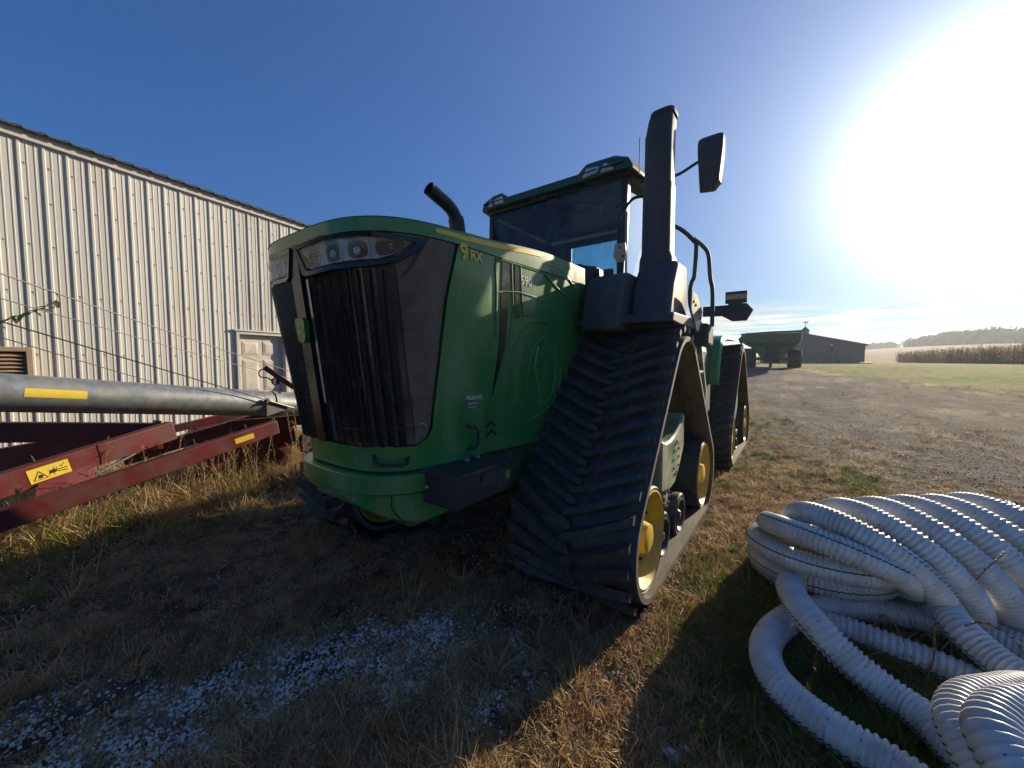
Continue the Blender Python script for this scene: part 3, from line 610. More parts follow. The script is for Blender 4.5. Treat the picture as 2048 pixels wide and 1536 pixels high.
# red frame
B1a, B1b = Vector((-2.64, -2.19, .40)), Vector((-2.82, -.15, .83)); b1 = (B1b - B1a).normalized()
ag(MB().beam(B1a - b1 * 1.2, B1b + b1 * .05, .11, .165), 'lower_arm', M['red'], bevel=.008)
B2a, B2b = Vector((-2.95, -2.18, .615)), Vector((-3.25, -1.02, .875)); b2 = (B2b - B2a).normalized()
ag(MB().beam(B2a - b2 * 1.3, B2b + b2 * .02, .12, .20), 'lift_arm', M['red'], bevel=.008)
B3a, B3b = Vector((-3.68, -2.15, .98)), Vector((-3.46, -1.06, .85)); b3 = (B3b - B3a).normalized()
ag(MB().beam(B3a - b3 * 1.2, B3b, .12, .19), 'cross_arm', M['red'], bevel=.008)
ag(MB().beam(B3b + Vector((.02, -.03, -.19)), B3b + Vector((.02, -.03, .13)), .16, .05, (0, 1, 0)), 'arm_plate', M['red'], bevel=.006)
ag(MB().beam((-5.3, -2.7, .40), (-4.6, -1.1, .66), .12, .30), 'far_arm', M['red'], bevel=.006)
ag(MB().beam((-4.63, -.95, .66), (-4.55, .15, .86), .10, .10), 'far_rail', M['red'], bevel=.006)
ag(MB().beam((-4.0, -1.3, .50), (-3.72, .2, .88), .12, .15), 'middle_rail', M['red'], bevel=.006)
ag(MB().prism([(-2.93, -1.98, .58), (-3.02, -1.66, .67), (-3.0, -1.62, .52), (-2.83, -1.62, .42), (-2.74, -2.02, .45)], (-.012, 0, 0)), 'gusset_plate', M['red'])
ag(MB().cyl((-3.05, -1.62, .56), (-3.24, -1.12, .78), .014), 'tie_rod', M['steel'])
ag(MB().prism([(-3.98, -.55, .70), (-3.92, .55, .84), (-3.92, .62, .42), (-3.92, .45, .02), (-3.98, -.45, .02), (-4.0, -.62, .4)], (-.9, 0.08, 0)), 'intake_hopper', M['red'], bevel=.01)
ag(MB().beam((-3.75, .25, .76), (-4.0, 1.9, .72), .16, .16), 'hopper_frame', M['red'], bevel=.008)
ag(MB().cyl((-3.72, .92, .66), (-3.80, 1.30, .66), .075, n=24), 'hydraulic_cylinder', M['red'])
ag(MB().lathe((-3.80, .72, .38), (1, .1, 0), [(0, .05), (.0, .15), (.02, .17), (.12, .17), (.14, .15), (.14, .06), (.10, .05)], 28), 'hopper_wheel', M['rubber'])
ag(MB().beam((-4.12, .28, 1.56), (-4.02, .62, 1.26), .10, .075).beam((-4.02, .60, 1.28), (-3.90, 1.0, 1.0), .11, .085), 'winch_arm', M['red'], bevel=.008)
mb = MB(); mb.tube(catmull([(-4.10, .30, 1.55), (-4.14, .22, 1.50), (-4.12, .22, 1.42), (-4.08, .30, 1.40)], 6), .009, 8); mb.lathe((-4.08, .40, 1.34), (1, .2, 0), [(0, .02), (0, .055), (.02, .06), (.05, .055), (.05, .02)], 18); mb.cyl((-4.06, .30, 1.40), (-4.05, .42, 1.30), .012)
ag(mb, 'pulley', M['darksteel'])
mb = MB(); mb.cyl((-3.06, -.46, .935), (-3.02, 1.2, .90), .008)
ag(mb, 'hydraulic_hose', M['plastic'])
# axle and road wheel, out of the frame to the left, so that it stands
for sy in (-1, 1):
    cxw = Vector((-3.9 + sy * 1.1, -4.6, .36))
    wh = ag(MB().lathe(cxw, (1, 0, 0), [(-.09, .18), (-.1, .3), (-.08, .355), (.08, .355), (.1, .3), (.09, .18)], 32), 'road_wheel', M['rubber'])
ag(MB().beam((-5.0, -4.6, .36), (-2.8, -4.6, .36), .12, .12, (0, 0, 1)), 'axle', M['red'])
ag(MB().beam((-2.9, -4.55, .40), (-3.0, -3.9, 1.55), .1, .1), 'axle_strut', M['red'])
# warning label on the lift arm
def flat_label(parent_fn, c, ax, up, w, h, name, m, off=0):
    ax = Vector(ax).normalized(); up = Vector(up).normalized(); n = ax.cross(up)
    mb = MB(); q = [c - ax * w / 2 - up * h / 2, c + ax * w / 2 - up * h / 2, c + ax * w / 2 + up * h / 2, c - ax * w / 2 + up * h / 2]
    mb.prism([p + n * off for p in q], n * .001); return parent_fn(mb, name, m, smooth=False)
def face_frame(a, d, w, h, t, up=0.):
    """point on the camera-side face of a beam, t along it"""
    xx = d.cross(Vector((0, 0, 1))).normalized(); zz = xx.cross(d); return a + d * t + xx * (w / 2) + zz * up, d, zz, xx
c, ax, zz, xx = face_frame(B2a, b2, .12, .20, .27)
lab = flat_label(ag, c, ax, zz, .255, .125, 'warning_label', M['yellow_decal'], .002)
def on_lab(pts): return [c + ax * p[0] + zz * p[1] + xx * .0042 for p in pts]
mb = MB()
def stroke(mb, pts, wd, closed=False):
    P = [Vector((p[0], p[1], 0)) for p in pts]
    if closed: P.append(P[0])
    for a_, b_ in zip(P[:-1], P[1:]):
        d_ = (b_ - a_).normalized(); n_ = Vector((-d_.y, d_.x, 0)) * wd / 2
        mb.add(on_lab([a_ - n_ - d_ * wd / 3, b_ - n_ + d_ * wd / 3, b_ + n_ + d_ * wd / 3, a_ + n_ - d_ * wd / 3]), [(0, 1, 2, 3)])
stroke(mb, [(-.105, -.045), (-.02, -.045), (-.062, .03)], .005, True)
mb.add(on_lab([(-.075, -.035), (-.05, -.035), (-.045, -.015), (-.055, -.002), (-.07, -.005)]), [(0, 1, 2, 3, 4)])
mb.add(on_lab([(-.045, -.022), (-.036, -.018), (-.045, -.012)]), [(0, 1, 2)])
mb.add(on_lab([(-.005, -.022), (.04, -.02), (.045, .004), (.02, .012), (-.004, .002)]), [(0, 1, 2, 3, 4)])
for p in (((-.008, .02), (.01, .004)), ((.03, .03), (.03, .006)), ((-.012, -.035), (.0, -.02)), ((.02, -.04), (.025, -.02)), ((.05, .02), (.042, .0))): stroke(mb, p, .003)
stroke(mb, [(.05, -.018), (.105, -.028)], .008); stroke(mb, [(.05, -.004), (.108, -.002)], .008); stroke(mb, [(.10, .04), (.085, .022), (.07, .02)], .003); stroke(mb, [(.076, .03), (.07, .02), (.08, .014)], .003)
mb_o = mb.build('warning_picture', M['black_decal'], smooth=False); mb_o.parent = lab
c, ax, zz, xx = face_frame(B1b, b1, .11, .165, -.34)
flat_label(ag, c, ax, zz, .20, .06, 'yellow_label', M['yellow_decal'], .002)
# truss cables
def cable(a, b, sag, r=.0065):
    a = Vector(a); b = Vector(b); d = b - a
    pts = [a + d * t - Vector((0, 0, sag * 4 * t * (1 - t))) for t in np.linspace(0, 1, 14)]
    pts = [a - d * .45 + Vector((0, 0, .45 * sag * 2))] + pts
    return MB().tube(pts, r, 6)
ag(cable((-3.09, -2.09, 2.39), (-4.98, 1.11, 1.44), .02), 'truss_cable', M['black_decal'])
ag(cable((-3.60, -2.09, 2.23), (-5.28, 1.27, 1.29), .02, .005), 'truss_cable', M['black_decal'])
ag(cable((-3.12, -2.11, 1.99), side + x * .03 + Vector((0, 0, .05)), .0), 'truss_cable', M['black_decal'])
ag(cable((-3.79, -2.11, 1.88), (-4.2, -.8, 1.31), .0, .005), 'truss_cable', M['black_decal'])

# ------------------------------------------------------------------ corrugated drain pipe
def pipe(name, pts, r, label, cat='pipe', group=None, per=.025, n=12, hole=True, seg=18):
    P = catmull(pts, n)
    # resample by arc length
    L = [0]
    for a, b in zip(P[:-1], P[1:]): L.append(L[-1] + (b - a).length)
    N = max(8, int(L[-1] / per * 4)); N -= N % 4
    t = np.linspace(0, L[-1], N + 1); A = np.array([tuple(p) for p in P])
    C = np.stack([np.interp(t, L, A[:, i]) for i in range(3)], 1)
    for _ in range(3): C[1:-1] = (C[:-2] + 2 * C[1:-1] + C[2:]) / 4
    T = np.gradient(C, axis=0); T /= np.linalg.norm(T, axis=1)[:, None]
    up = np.zeros_like(T); u0 = np.array([0, 0, 1.]); u0 = u0 - T[0] * (u0 @ T[0]); u0 /= np.linalg.norm(u0)
    for k in range(len(T)):
        u0 = u0 - T[k] * (u0 @ T[k]); u0 /= np.linalg.norm(u0); up[k] = u0
    Bn = np.cross(T, up)
    prof = np.array([0, -.008, -.008, 0.0]) * (r / .09) ; prof = np.array([0.0008, 0.0, -.0115, -.0105]) * (r / .09)
    rr = r + prof[np.arange(N + 1) % 4]
    th = np.linspace(0, 2 * np.pi, seg, endpoint=False)
    V = C[:, None] + (up[:, None] * np.cos(th)[None, :, None] + Bn[:, None] * np.sin(th)[None, :, None]) * rr[:, None, None]
    rows_ = N + 1
    v = V.reshape(-1, 3)
    if hole:      # inner skin so that a cut end reads as a hollow pipe
        Vi = C[[0, 8, N - 8, N]][:, None] + (up[[0, 8, N - 8, N]][:, None] * np.cos(th)[None, :, None] + Bn[[0, 8, N - 8, N]][:, None] * np.sin(th)[None, :, None]) * (r * .86)
        v = np.concatenate([v, Vi.reshape(-1, 3)])
    i = np.arange(N)[:, None] * seg; j = np.arange(seg)[None]; j2 = (j + 1) % seg
    f = np.stack([i + j, i + j2, i + seg + j2, i + seg + j], -1).reshape(-1, 4)
    uv = np.stack([np.stack([i / seg / 4. + 0 * j, (j + 0. * i) / seg], -1), np.stack([i / seg / 4. + 0 * j, (j + 1 + 0. * i) / seg], -1),
                   np.stack([i / seg / 4. + .25 + 0 * j, (j + 1 + 0. * i) / seg], -1), np.stack([i / seg / 4. + .25 + 0 * j, (j + 0. * i) / seg], -1)], -2).reshape(-1, 2)
    if hole:
        b0 = rows_ * seg; ex = []
        for a_, b_ in ((0, b0), (N * seg, b0 + 3 * seg)):
            for q in range(seg): ex.append((a_ + q, a_ + (q + 1) % seg, b_ + (q + 1) % seg, b_ + q))
        for a_ in (b0, b0 + 2 * seg):
            for q in range(seg): ex.append((a_ + q, a_ + (q + 1) % seg, a_ + seg + (q + 1) % seg, a_ + seg + q))
        f = np.concatenate([f, np.array(ex)]); uv = np.concatenate([uv, np.zeros((len(ex) * 4, 2))])
    me = bpy.data.meshes.new(name); me.vertices.add(len(v)); me.vertices.foreach_set('co', v.ravel())
    me.loops.add(f.size); me.loops.foreach_set('vertex_index', f.ravel().astype(np.int32))
    me.polygons.add(len(f)); me.polygons.foreach_set('loop_start', np.arange(0, f.size, 4, dtype=np.int32)); me.polygons.foreach_set('loop_total', np.full(len(f), 4, np.int32))
    me.update(); ul = me.uv_layers.new(name='UVMap'); ul.data.foreach_set('uv', uv.ravel())
    me.polygons.foreach_set('use_smooth', [True] * len(me.polygons)); me.materials.append(M['pipe'])
    b = bmesh.new(); b.from_mesh(me); bmesh.ops.recalc_face_normals(b, faces=b.faces); b.to_mesh(me); b.free()
    o = bpy.data.objects.new(name, me); COL.objects.link(o)
    tag(o, label, cat, group)
    return o
PR = .076
pipe('drain_pipe', [(3.6, .95, .09), (3.2, 1.10, .09), (2.83, 1.05, .09), (2.63, .95, .09), (2.45, .77, .09), (2.32, .5, .09), (2.27, .26, .09), (2.31, .06, .09), (2.42, -.07, .09), (2.57, -.15, .09), (2.71, -.19, .09), (2.9, -.30, .09), (3.2, -.5, .09), (3.7, -.9, .09)],
     PR, 'white corrugated pipe lying flat, curving in the outermost loop nearest the tractor track', group='loose white drain pipes')
pipe('drain_pipe', [(2.60, 1.25, .10), (2.42, 1.0, .16), (2.37, .72, .24), (2.42, .47, .26), (2.5, .33, .245), (2.62, .27, .17), (2.76, .22, .11), (2.86, .15, .10), (2.91, .06, .10), (2.98, -.08, .10), (3.1, -.3, .10), (3.35, -.6, .10)],
     PR, 'white corrugated pipe coming from under the coil and crossing over the outermost loop', group='loose white drain pipes')
pipe('drain_pipe', [(2.50, .76, .068), (2.66, .755, .066), (2.83, .725, .066), (3.01, .69, .064), (3.14, .64, .06), (3.35, .52, .06), (3.7, .3, .06)],
     .072, 'thinner white corrugated pipe with an open cut end lying half sunk in the grass', group='loose white drain pipes', per=.03)
pipe('drain_pipe', [(4.2, 1.25, .2), (3.85, 1.45, .24), (3.59, 1.53, .25), (3.43, 1.53, .26), (3.26, 1.42, .27), (3.13, 1.20, .27), (3.08, .96, .26), (3.10, .79, .24), (3.19, .67, .19), (3.30, .55, .17), (3.5, .4, .15), (3.9, .25, .10)],
     PR, 'white corrugated pipe bent in a tight hairpin raised above the weeds at the right', group='loose white drain pipes')
pipe('drain_pipe', [(3.10, 1.56, .085), (3.29, 1.60, .085), (3.44, 1.62, .085), (3.6, 1.62, .085), (4.1, 1.6, .085)],
     .08, 'white corrugated pipe lying on the ground seen through the hairpin bend', group='loose white drain pipes')
pipe('drain_pipe', [(3.08, 1.30, .08), (3.23, 1.24, .08), (3.34, 1.16, .08), (3.46, 1.08, .08), (3.9, .9, .08)],
     .075, 'white corrugated pipe lying low in the weeds just under the hairpin bend', group='loose white drain pipes')
pipe('drain_pipe', [(3.75, .5, .09), (3.4, .38, .24), (3.15, .16, .36), (2.99, -.04, .41), (2.90, -.15, .42), (2.855, -.26, .415), (2.86, -.38, .40), (2.91, -.52, .35), (3.05, -.75, .24), (3.3, -1.0, .10)],
     PR, 'white corrugated pipe arching up in the lower right corner, the left of two arches', group='loose white drain pipes')
pipe('drain_pipe', [(3.7, .15, .12), (3.35, .0, .40), (3.10, -.18, .51), (2.99, -.25, .52), (2.92, -.33, .52), (2.88, -.43, .51), (2.91, -.53, .47), (3.0, -.68, .38), (3.2, -.9, .22), (3.5, -1.1, .10)],
     PR, 'white corrugated pipe arching up in the lower right corner, the right of two arches', group='loose white drain pipes')
pipe('drain_pipe', [(3.95, 1.0, .10), (3.62, 1.30, .40), (3.56, 1.5, .47), (3.55, 1.72, .50), (3.58, 2.05, .51), (3.63, 2.35, .50), (3.72, 2.62, .46), (3.86, 2.6, .40), (3.93, 2.3, .36), (4.05, 1.9, .25), (4.3, 1.5, .10)],
     PR, 'white corrugated pipe hooped high at the far right end of the heap', group='loose white drain pipes')
# the coil: a helix that has slumped away from the camera, its upper turns leaning
def coil_pts():
    key = [  # turn, centre x, y, z, radius, tilt (near edge up) deg, chord direction deg
        (0, 2.53, 1.44, .08, .36, -2, -37), (1, 2.52, 1.30, .225, .375, 1, -37), (2, 2.53, 1.16, .375, .37, 5, -39), (3, 2.62, 1.08, .42, .37, 30, -41), (4, 2.76, 1.16, .37, .38, 50, -46),
        (5, 2.93, 1.31, .335, .39, 58, -50), (6, 3.11, 1.47, .32, .40, 59, -53), (7, 3.29, 1.63, .31, .41, 60, -55), (8, 3.47, 1.79, .30, .41, 60, -57), (9, 3.65, 1.95, .30, .42, 60, -58)
    ]
    A = np.array(key, float); P = []
    for t in np.arange(-.45, 9.001, 1 / 26.):
        cx_, cy_, cz_, r_, tl, cdg = [np.interp(t, A[:, 0], A[:, i]) for i in range(1, 7)]
        ch = Vector((math.cos(R(cdg)), math.sin(R(cdg)), 0))
        aw = Vector((-ch.y, ch.x, 0))                        # away from the camera
        vv_ = aw * math.cos(R(tl)) - Vector((0, 0, 1)) * math.sin(R(tl))
        a = 2 * math.pi * t
        p = Vector((cx_, cy_, cz_)) + (ch * math.cos(a) + vv_ * math.sin(a)) * r_
        p.z = max(p.z, PR * .98); P.append(p)
    return P
pipe('pipe_coil', coil_pts(), .071, 'large slumped coil of white corrugated pipe stacked in leaning turns on the grass', 'pipe coil', n=3)

# ------------------------------------------------------------------ background: barn, cart, field, wood
def gpos(az, r, dz=0):
    a = R(az - YAW); x_, y_ = 2.35 + r * math.sin(a), -2.18 + r * math.cos(a); return Vector((x_, y_, float(H(x_, y_)) + dz))
# barn, gable end towards the drive
bc = gpos(37.6, 86); bar = thing('grey_barn', 'low grey barn with a gabled end wall and a small roof cupola', 'barn', bc, R(-(37.6 - YAW) - 2))
def bb(mb, name, m, parent=None, **k): o = mb.build(name, m, parent or bar, **k); return o
hw, ev, rd, ln = 7.3, 3.1, 5.0, 16
bb(MB().prism([(-hw, 0, -1.5), (hw, 0, -1.5), (hw, 0, ev), (0, 0, rd), (-hw, 0, ev)], (0, .1, 0)), 'gable_wall', M['barn'], smooth=False)
bb(MB().box((-hw, .1, -1.5), (-hw + .1, ln, ev)).box((hw - .1, .1, -1.5), (hw, ln, ev)).prism([(-hw + .1, ln - .1, -1.5), (hw - .1, ln - .1, -1.5), (hw - .1, ln - .1, ev), (0, ln - .1, rd), (-hw + .1, ln - .1, ev)], (0, .1, 0)), 'side_walls', M['barn'], smooth=False)
for sgn in (-1, 1):
    bb(MB().prism([(0, -.4, rd + .02), (sgn * (hw + .35), -.4, ev - .07), (sgn * (hw + .35), -.4, ev + .07), (0, -.4, rd + .16)], (0, ln + .8, 0)), 'roof_slope', M['roofm'], smooth=False)
    bb(MB().prism([(0, -.44, rd - .08), (sgn * (hw + .35), -.44, ev - .18), (sgn * (hw + .35), -.44, ev + .05), (0, -.44, rd + .15)], (0, .035, 0)), 'gable_trim', M['barn'], smooth=False)
for q in range(16):
    xr = -hw + .5 + q * .92
    top = rd - abs(xr) / hw * (rd - ev) - .15
    bb(MB().box((xr - .03, -.03, -.5), (xr + .03, 0, top)), 'wall_rib', M['barn'], smooth=False)
wd_ = bb(MB().box((-3.3, -.08, 1.0), (-2.2, -.02, 2.0)), 'window', M['barn_white'])
bb(MB().box((-3.12, -.10, 1.1), (-2.38, -.085, 1.48)).box((-3.12, -.10, 1.54), (-2.38, -.085, 1.9)), 'pane', M['plastic_shiny'], wd_)
for sx in (-4.0, -2.14): bb(MB().box((sx, -.07, 1.0), (sx + .62, -.03, 2.0)), 'shutter', M['galv'])
cup = bb(MB().box((-1.55, 6, rd - .6), (-.35, 7.2, rd + 1.15)), 'cupola', M['galv'])
bb(MB().add([(-1.7, 5.85, rd + 1.15), (-.2, 5.85, rd + 1.15), (-.2, 7.35, rd + 1.15), (-1.7, 7.35, rd + 1.15), (-.95, 6.6, rd + 2.0)], [(0, 1, 4), (1, 2, 4), (2, 3, 4), (3, 0, 4), (3, 2, 1, 0)]), 'cupola_roof', M['roofm'], cup, smooth=False)
for q in range(5): bb(MB().box((-1.45, 5.95, rd + .1 + q * .2), (-.45, 5.995, rd + .2 + q * .2)), 'louvre', M['barn'], cup, smooth=False)
bb(MB().cyl((-.95, 6.6, rd + 1.9), (-.95, 6.6, rd + 2.95), .035, n=8).box((-1.25, 6.57, rd + 2.45), (-.65, 6.63, rd + 2.5)).prism([(-1.35, 6.58, rd + 2.75), (-.6, 6.58, rd + 2.7), (-.5, 6.58, rd + 2.95), (-.75, 6.58, rd + 2.88), (-1.2, 6.58, rd + 2.95)], (0, .04, 0)), 'weathervane', M['darksteel'], cup, smooth=False)
# parked hoist in front of the barn
hc = gpos(39.6, 78); ho = thing('portable_hoist', 'folded tripod grain hoist with bright tip and long boom standing before the barn', 'hoist', hc, R(-3))
for p, q, r_ in (((0, 0, 2.9), (-1.0, .2, 0), .10), ((0, 0, 2.9), (1.0, .2, 0), .10), ((0, 0, 2.9), (.1, 1.4, 0), .07)): MB().cyl(p, q, r_, n=8).build('leg', M['darksteel'], ho)
MB().cyl((-3.9, -.4, .1), (-.5, -.1, 1.9), .09, n=8).build('boom', M['cart_green'], ho)
MB().lathe((0, 0, 2.75), (0, 0, 1), [(0, .08), (.05, .16), (.25, .16), (.3, .05)], 12).build('tip_cap', M['barn_white'], ho)
MB().box((-.45, -.1, .8), (.5, .5, 1.5)).build('engine_box', M['barn'], ho, bevel=.05)
# open-sided lean-to far left of the cart
lc = gpos(32.4, 62); lt = thing('pole_shelter', 'small open shelter with a flat dark roof seen left of the grain cart', 'shelter', lc, R(4))
MB().box((-4, 0, 1.9), (2.0, 6, 2.15)).build('roof', M['roofm'], lt)
for px_ in (-3.9, -1.8, .2): MB().box((px_, .1, -.5), (px_ + .12, .22, 1.9)).build('post', M['concrete'], lt)
# grain cart seen from behind
cc = gpos(33.95, 37.2); cart = thing('grain_cart', 'green grain cart with flared hopper and two large tyres parked on the gravel', 'grain cart', cc, R(-(33.95 - YAW)))
def loft(mb, loops):
    n = len(loops[0]); k0 = len(mb.v); v = [p for l_ in loops for p in l_]
    f = [(k * n + i, k * n + (i + 1) % n, (k + 1) * n + (i + 1) % n, (k + 1) * n + i) for k in range(len(loops) - 1) for i in range(n)]
    return mb.add(v, f)
def rc(x0, x1, y0, y1, z): return [(x0, y0, z), (x1, y0, z), (x1, y1, z), (x0, y1, z)]
mb = MB(); loft(mb, [rc(-.6, .6, .6, 4.0, .75), rc(-1.5, 1.5, .2, 4.6, 1.75), rc(-1.95, 1.75, -.1, 5.0, 2.0), rc(-2.15, 1.85, -.2, 5.2, 2.75), rc(-2.05, 1.75, -.1, 5.1, 2.74), rc(-1.4, 1.4, .3, 4.5, 1.8)])
hop = mb.build('hopper', M['cart_green'], cart, smooth=False)
MB().prism([(-2.2, -.22, 2.75), (1.88, -.22, 2.76), (1.88, -.22, 2.92), (0, -.22, 2.93), (-2.2, -.22, 2.80)], (0, .05, 0)).build('hopper_board', M['cart_green'], cart, smooth=False)
mb = MB().tube(catmull([(-1.85, -.1, 2.80), (-.2, -.2, 2.86), (1.8, -.1, 2.9)], 5), .05, 8); mb.build('rolled_tarp', M['plastic'], cart)
MB().cyl((-2.2, 1.0, 2.62), (-1.5, .9, 1.9), .16, n=14).cyl((-2.3, 1.0, 2.5), (-2.05, 1.0, 2.1), .19, n=10).build('unload_spout', M['cart_green'], cart)
MB().prism([(1.88, -.2, 2.85), (1.94, -.2, 2.85), (1.90, -.2, 2.1), (1.75, -.2, 1.8), (1.72, -.2, 1.85), (1.86, -.2, 2.1)], (0, .1, 0)).build('corner_rib', M['barn_white'], cart, smooth=False)
for sgn in (-1, 1):
    tw = MB(); cw = (sgn * 1.55, 1.6, .76)
    prof = [(-.46, .30), (-.47, .58), (-.42, .70), (-.30, .755), (.30, .755), (.42, .70), (.47, .58), (.46, .30)]
    tw.lathe(cw, (1, 0, 0), prof, 36); ty = tw.build('tyre', M['rubber'], cart)
    lug = MB()
    for q in range(22):
        a0 = 2 * math.pi * q / 22
        for sd in (-1, 1):
            a1 = a0 + sd * .06
            P0 = Vector((cw[0] + sd * .02, cw[1] + math.cos(a1) * .76, cw[2] + math.sin(a1) * .76)); P1 = Vector((cw[0] + sd * .44, cw[1] + math.cos(a1 - .22) * .735, cw[2] + math.sin(a1 - .22) * .735))
            lug.beam(P0, P1, .055, .05, (0, math.cos(a1), math.sin(a1)))
    lg = lug.build('tyre_lugs', M['rubber'], ty, smooth=False); lg['kind'] = 'stuff'
    MB().lathe(cw, (1, 0, 0), [(-.3, .1), (-.3, .30), (-.25, .33), (.25, .33), (.3, .30), (.3, .1)], 24).build('rim', M['yellow'], cart)
    MB().prism([(sgn * .45, -.05, 1.75), (sgn * 1.1, -.05, 1.75), (sgn * .75, -.05, .9), (sgn * .40, -.05, .75)], (0, .08, 0)).build('frame_plate', M['cart_green'], cart, smooth=False)
MB().box((-.5, .3, .45), (.5, .75, 1.6)).build('auger_housing', M['darksteel'], cart, bevel=.05)
MB().box((-1.2, 1.5, .66), (1.2, 1.7, .86)).build('axle', M['cart_green'], cart)
MB().box((.9, -.25, 1.45), (1.25, -.17, 1.6)).build('rear_lamp', M['redlens'], cart)
MB().box((-.06, -.25, 1.45), (.0, -.17, 1.5)).build('rear_lamp', M['redlens'], cart)
MB().lathe((-.05, .2, .28), (1, 0, 0), [(-.1, .05), (-.1, .22), (.1, .22), (.1, .05)], 18).cyl((-.05, .2, .3), (-.05, .5, .6), .05, n=8).build('jack_wheel', M['rubber'], cart)
MB().beam((.5, .2, .35), (1.3, .8, .9), .06, .06).build('brace', M['cart_green'], cart)
# low pole / culvert pipe on the lawn beside the barn
a_ = gpos(41.6, 82, .12); b_ = gpos(43.1, 84, .12)
tag(MB().tube([a_, b_], .11, 8).build('black_culvert_pipe', M['plastic']), 'long dark pipe lying on the lawn right of the barn', 'pipe')

# ---- scatter by geometry nodes
def scatter(name, pts, rotz, scale, templates, tilt=None, kind='stuff'):
    """instances of the template meshes on given points"""
    me = bpy.data.meshes.new(name + '_points'); pts = np.asarray(pts, float)
    me.vertices.add(len(pts)); me.vertices.foreach_set('co', pts.ravel())
    rt = np.zeros((len(pts), 3)); rt[:, 2] = rotz
    if tilt is not None: rt[:, :2] = tilt
    a = me.attributes.new('rot', 'FLOAT_VECTOR', 'POINT'); a.data.foreach_set('vector', rt.ravel())
    a = me.attributes.new('scl', 'FLOAT', 'POINT'); a.data.foreach_set('value', np.asarray(scale, float))
    col = bpy.data.collections.new(name + '_shapes')
    for t in templates: col.objects.link(t)
    ng = bpy.data.node_groups.new(name, 'GeometryNodeTree')
    ng.interface.new_socket('Geometry', in_out='INPUT', socket_type='NodeSocketGeometry'); ng.interface.new_socket('Geometry', in_out='OUTPUT', socket_type='NodeSocketGeometry')
    n, l = ng.nodes, ng.links
    gi = n.new('NodeGroupInput'); go = n.new('NodeGroupOutput'); ip = n.new('GeometryNodeInstanceOnPoints'); ci = n.new('GeometryNodeCollectionInfo')
    ci.inputs[0].default_value = col; ci.inputs['Separate Children'].default_value = True; ci.inputs['Reset Children'].default_value = True
    ip.inputs['Pick Instance'].default_value = True
    l.new(gi.outputs[0], ip.inputs['Points']); l.new(ci.outputs[0], ip.inputs['Instance'])
    ra = n.new('GeometryNodeInputNamedAttribute'); ra.data_type = 'FLOAT_VECTOR'; ra.inputs[0].default_value = 'rot'; l.new(ra.outputs[0], ip.inputs['Rotation'])
    sa = n.new('GeometryNodeInputNamedAttribute'); sa.data_type = 'FLOAT'; sa.inputs[0].default_value = 'scl'; l.new(sa.outputs[0], ip.inputs['Scale'])
    ri = n.new('FunctionNodeRandomValue'); ri.data_type = 'INT'; ri.inputs[4].default_value = 0; ri.inputs[5].default_value = len(templates) - 1
    l.new([o for o in ri.outputs if o.type == 'INT'][0], ip.inputs['Instance Index'])
    l.new(ip.outputs[0], go.inputs[0])
    o = bpy.data.objects.new(name, me); COL.objects.link(o); md = o.modifiers.new('scatter', 'NODES'); md.node_group = ng
    tag(o, kind=kind); return o
def tmpl(mb, name, m, smooth=True):
    o = bpy.data.objects.new(name, mb.mesh(name, m, smooth)); return o
def blade(mb, base, ang, length, width, lean, curl, segs=3):
    d = Vector((math.cos(ang), math.sin(ang), 0)); s_ = Vector((-d.y, d.x, 0)); p = Vector(base); pts = []; th = lean
    for k in range(segs + 1):
        w_ = width * (1 - (k / segs) ** 1.5) * .5 + .0004; pts.append((p.copy(), w_))
        p = p + (d * math.sin(th) + Vector((0, 0, 1)) * math.cos(th)) * (length / segs); th += curl / segs
    v = []
    for q, w_ in pts: v += [q - s_ * w_, q + s_ * w_]
    mb.add(v, [(2 * k, 2 * k + 1, 2 * k + 3, 2 * k + 2) for k in range(segs)])
def tuft(n, rad, l0, l1, w_, lean0, lean1, curl0, curl1, rs, segs=3):
    r_ = random.Random(rs); mb = MB()
    for _ in range(n):
        a = r_.uniform(0, 6.28); q = rad * math.sqrt(r_.random())
        blade(mb, (q * math.cos(a), q * math.sin(a), -.005), r_.uniform(0, 6.28), r_.uniform(l0, l1), w_ * r_.uniform(.7, 1.3), r_.uniform(lean0, lean1), r_.uniform(curl0, curl1), segs)
    return mb
dead = [tmpl(tuft(26, .06, .03, .09, .0042, .5, 1.5, -.2, 1.2, k), 'dead_tuft', M['straw']) for k in range(4)]
deadlong = [tmpl(tuft(16, .05, .10, .26, .004, .3, 1.35, .2, 1.5, 10 + k), 'long_dead_tuft', M['straw']) for k in range(3)]
rusty = [tmpl(tuft(16, .06, .03, .07, .006, .4, 1.4, -.2, 1.3, 30 + k), 'rusty_tuft', M['rust_leaf']) for k in range(3)]
greent = [tmpl(tuft(20, .05, .04, .10, .004, .1, .9, .1, 1.0, 20 + k), 'grass_tuft', M['grass']) for k in range(3)]
tallg = [tmpl(tuft(15, .04, .12, .26, .005, .05, .6, .1, .9, 40 + k, 4), 'tall_grass_tuft', M['grass']) for k in range(3)]
def pebble_mb(k):
    bm_ = bmesh.new(); bmesh.ops.create_icosphere(bm_, subdivisions=2, radius=1); r_ = random.Random(k); o = Vector((r_.uniform(0, 99), 0, 0))
    sc_ = Vector((1, r_.uniform(.7, .98), r_.uniform(.6, .85)))
    for v in bm_.verts:
        d = 1 + .45 * (mnoise.noise(v.co * 1.1 + o)) + .12 * mnoise.noise(v.co * 3 + o); v.co = Vector((v.co.x * d * sc_.x, v.co.y * d * sc_.y, v.co.z * d * sc_.z))
    mb = MB(); mb.add([v.co for v in bm_.verts], [tuple(v.index for v in f.verts) for f in bm_.faces]); bm_.free(); return mb
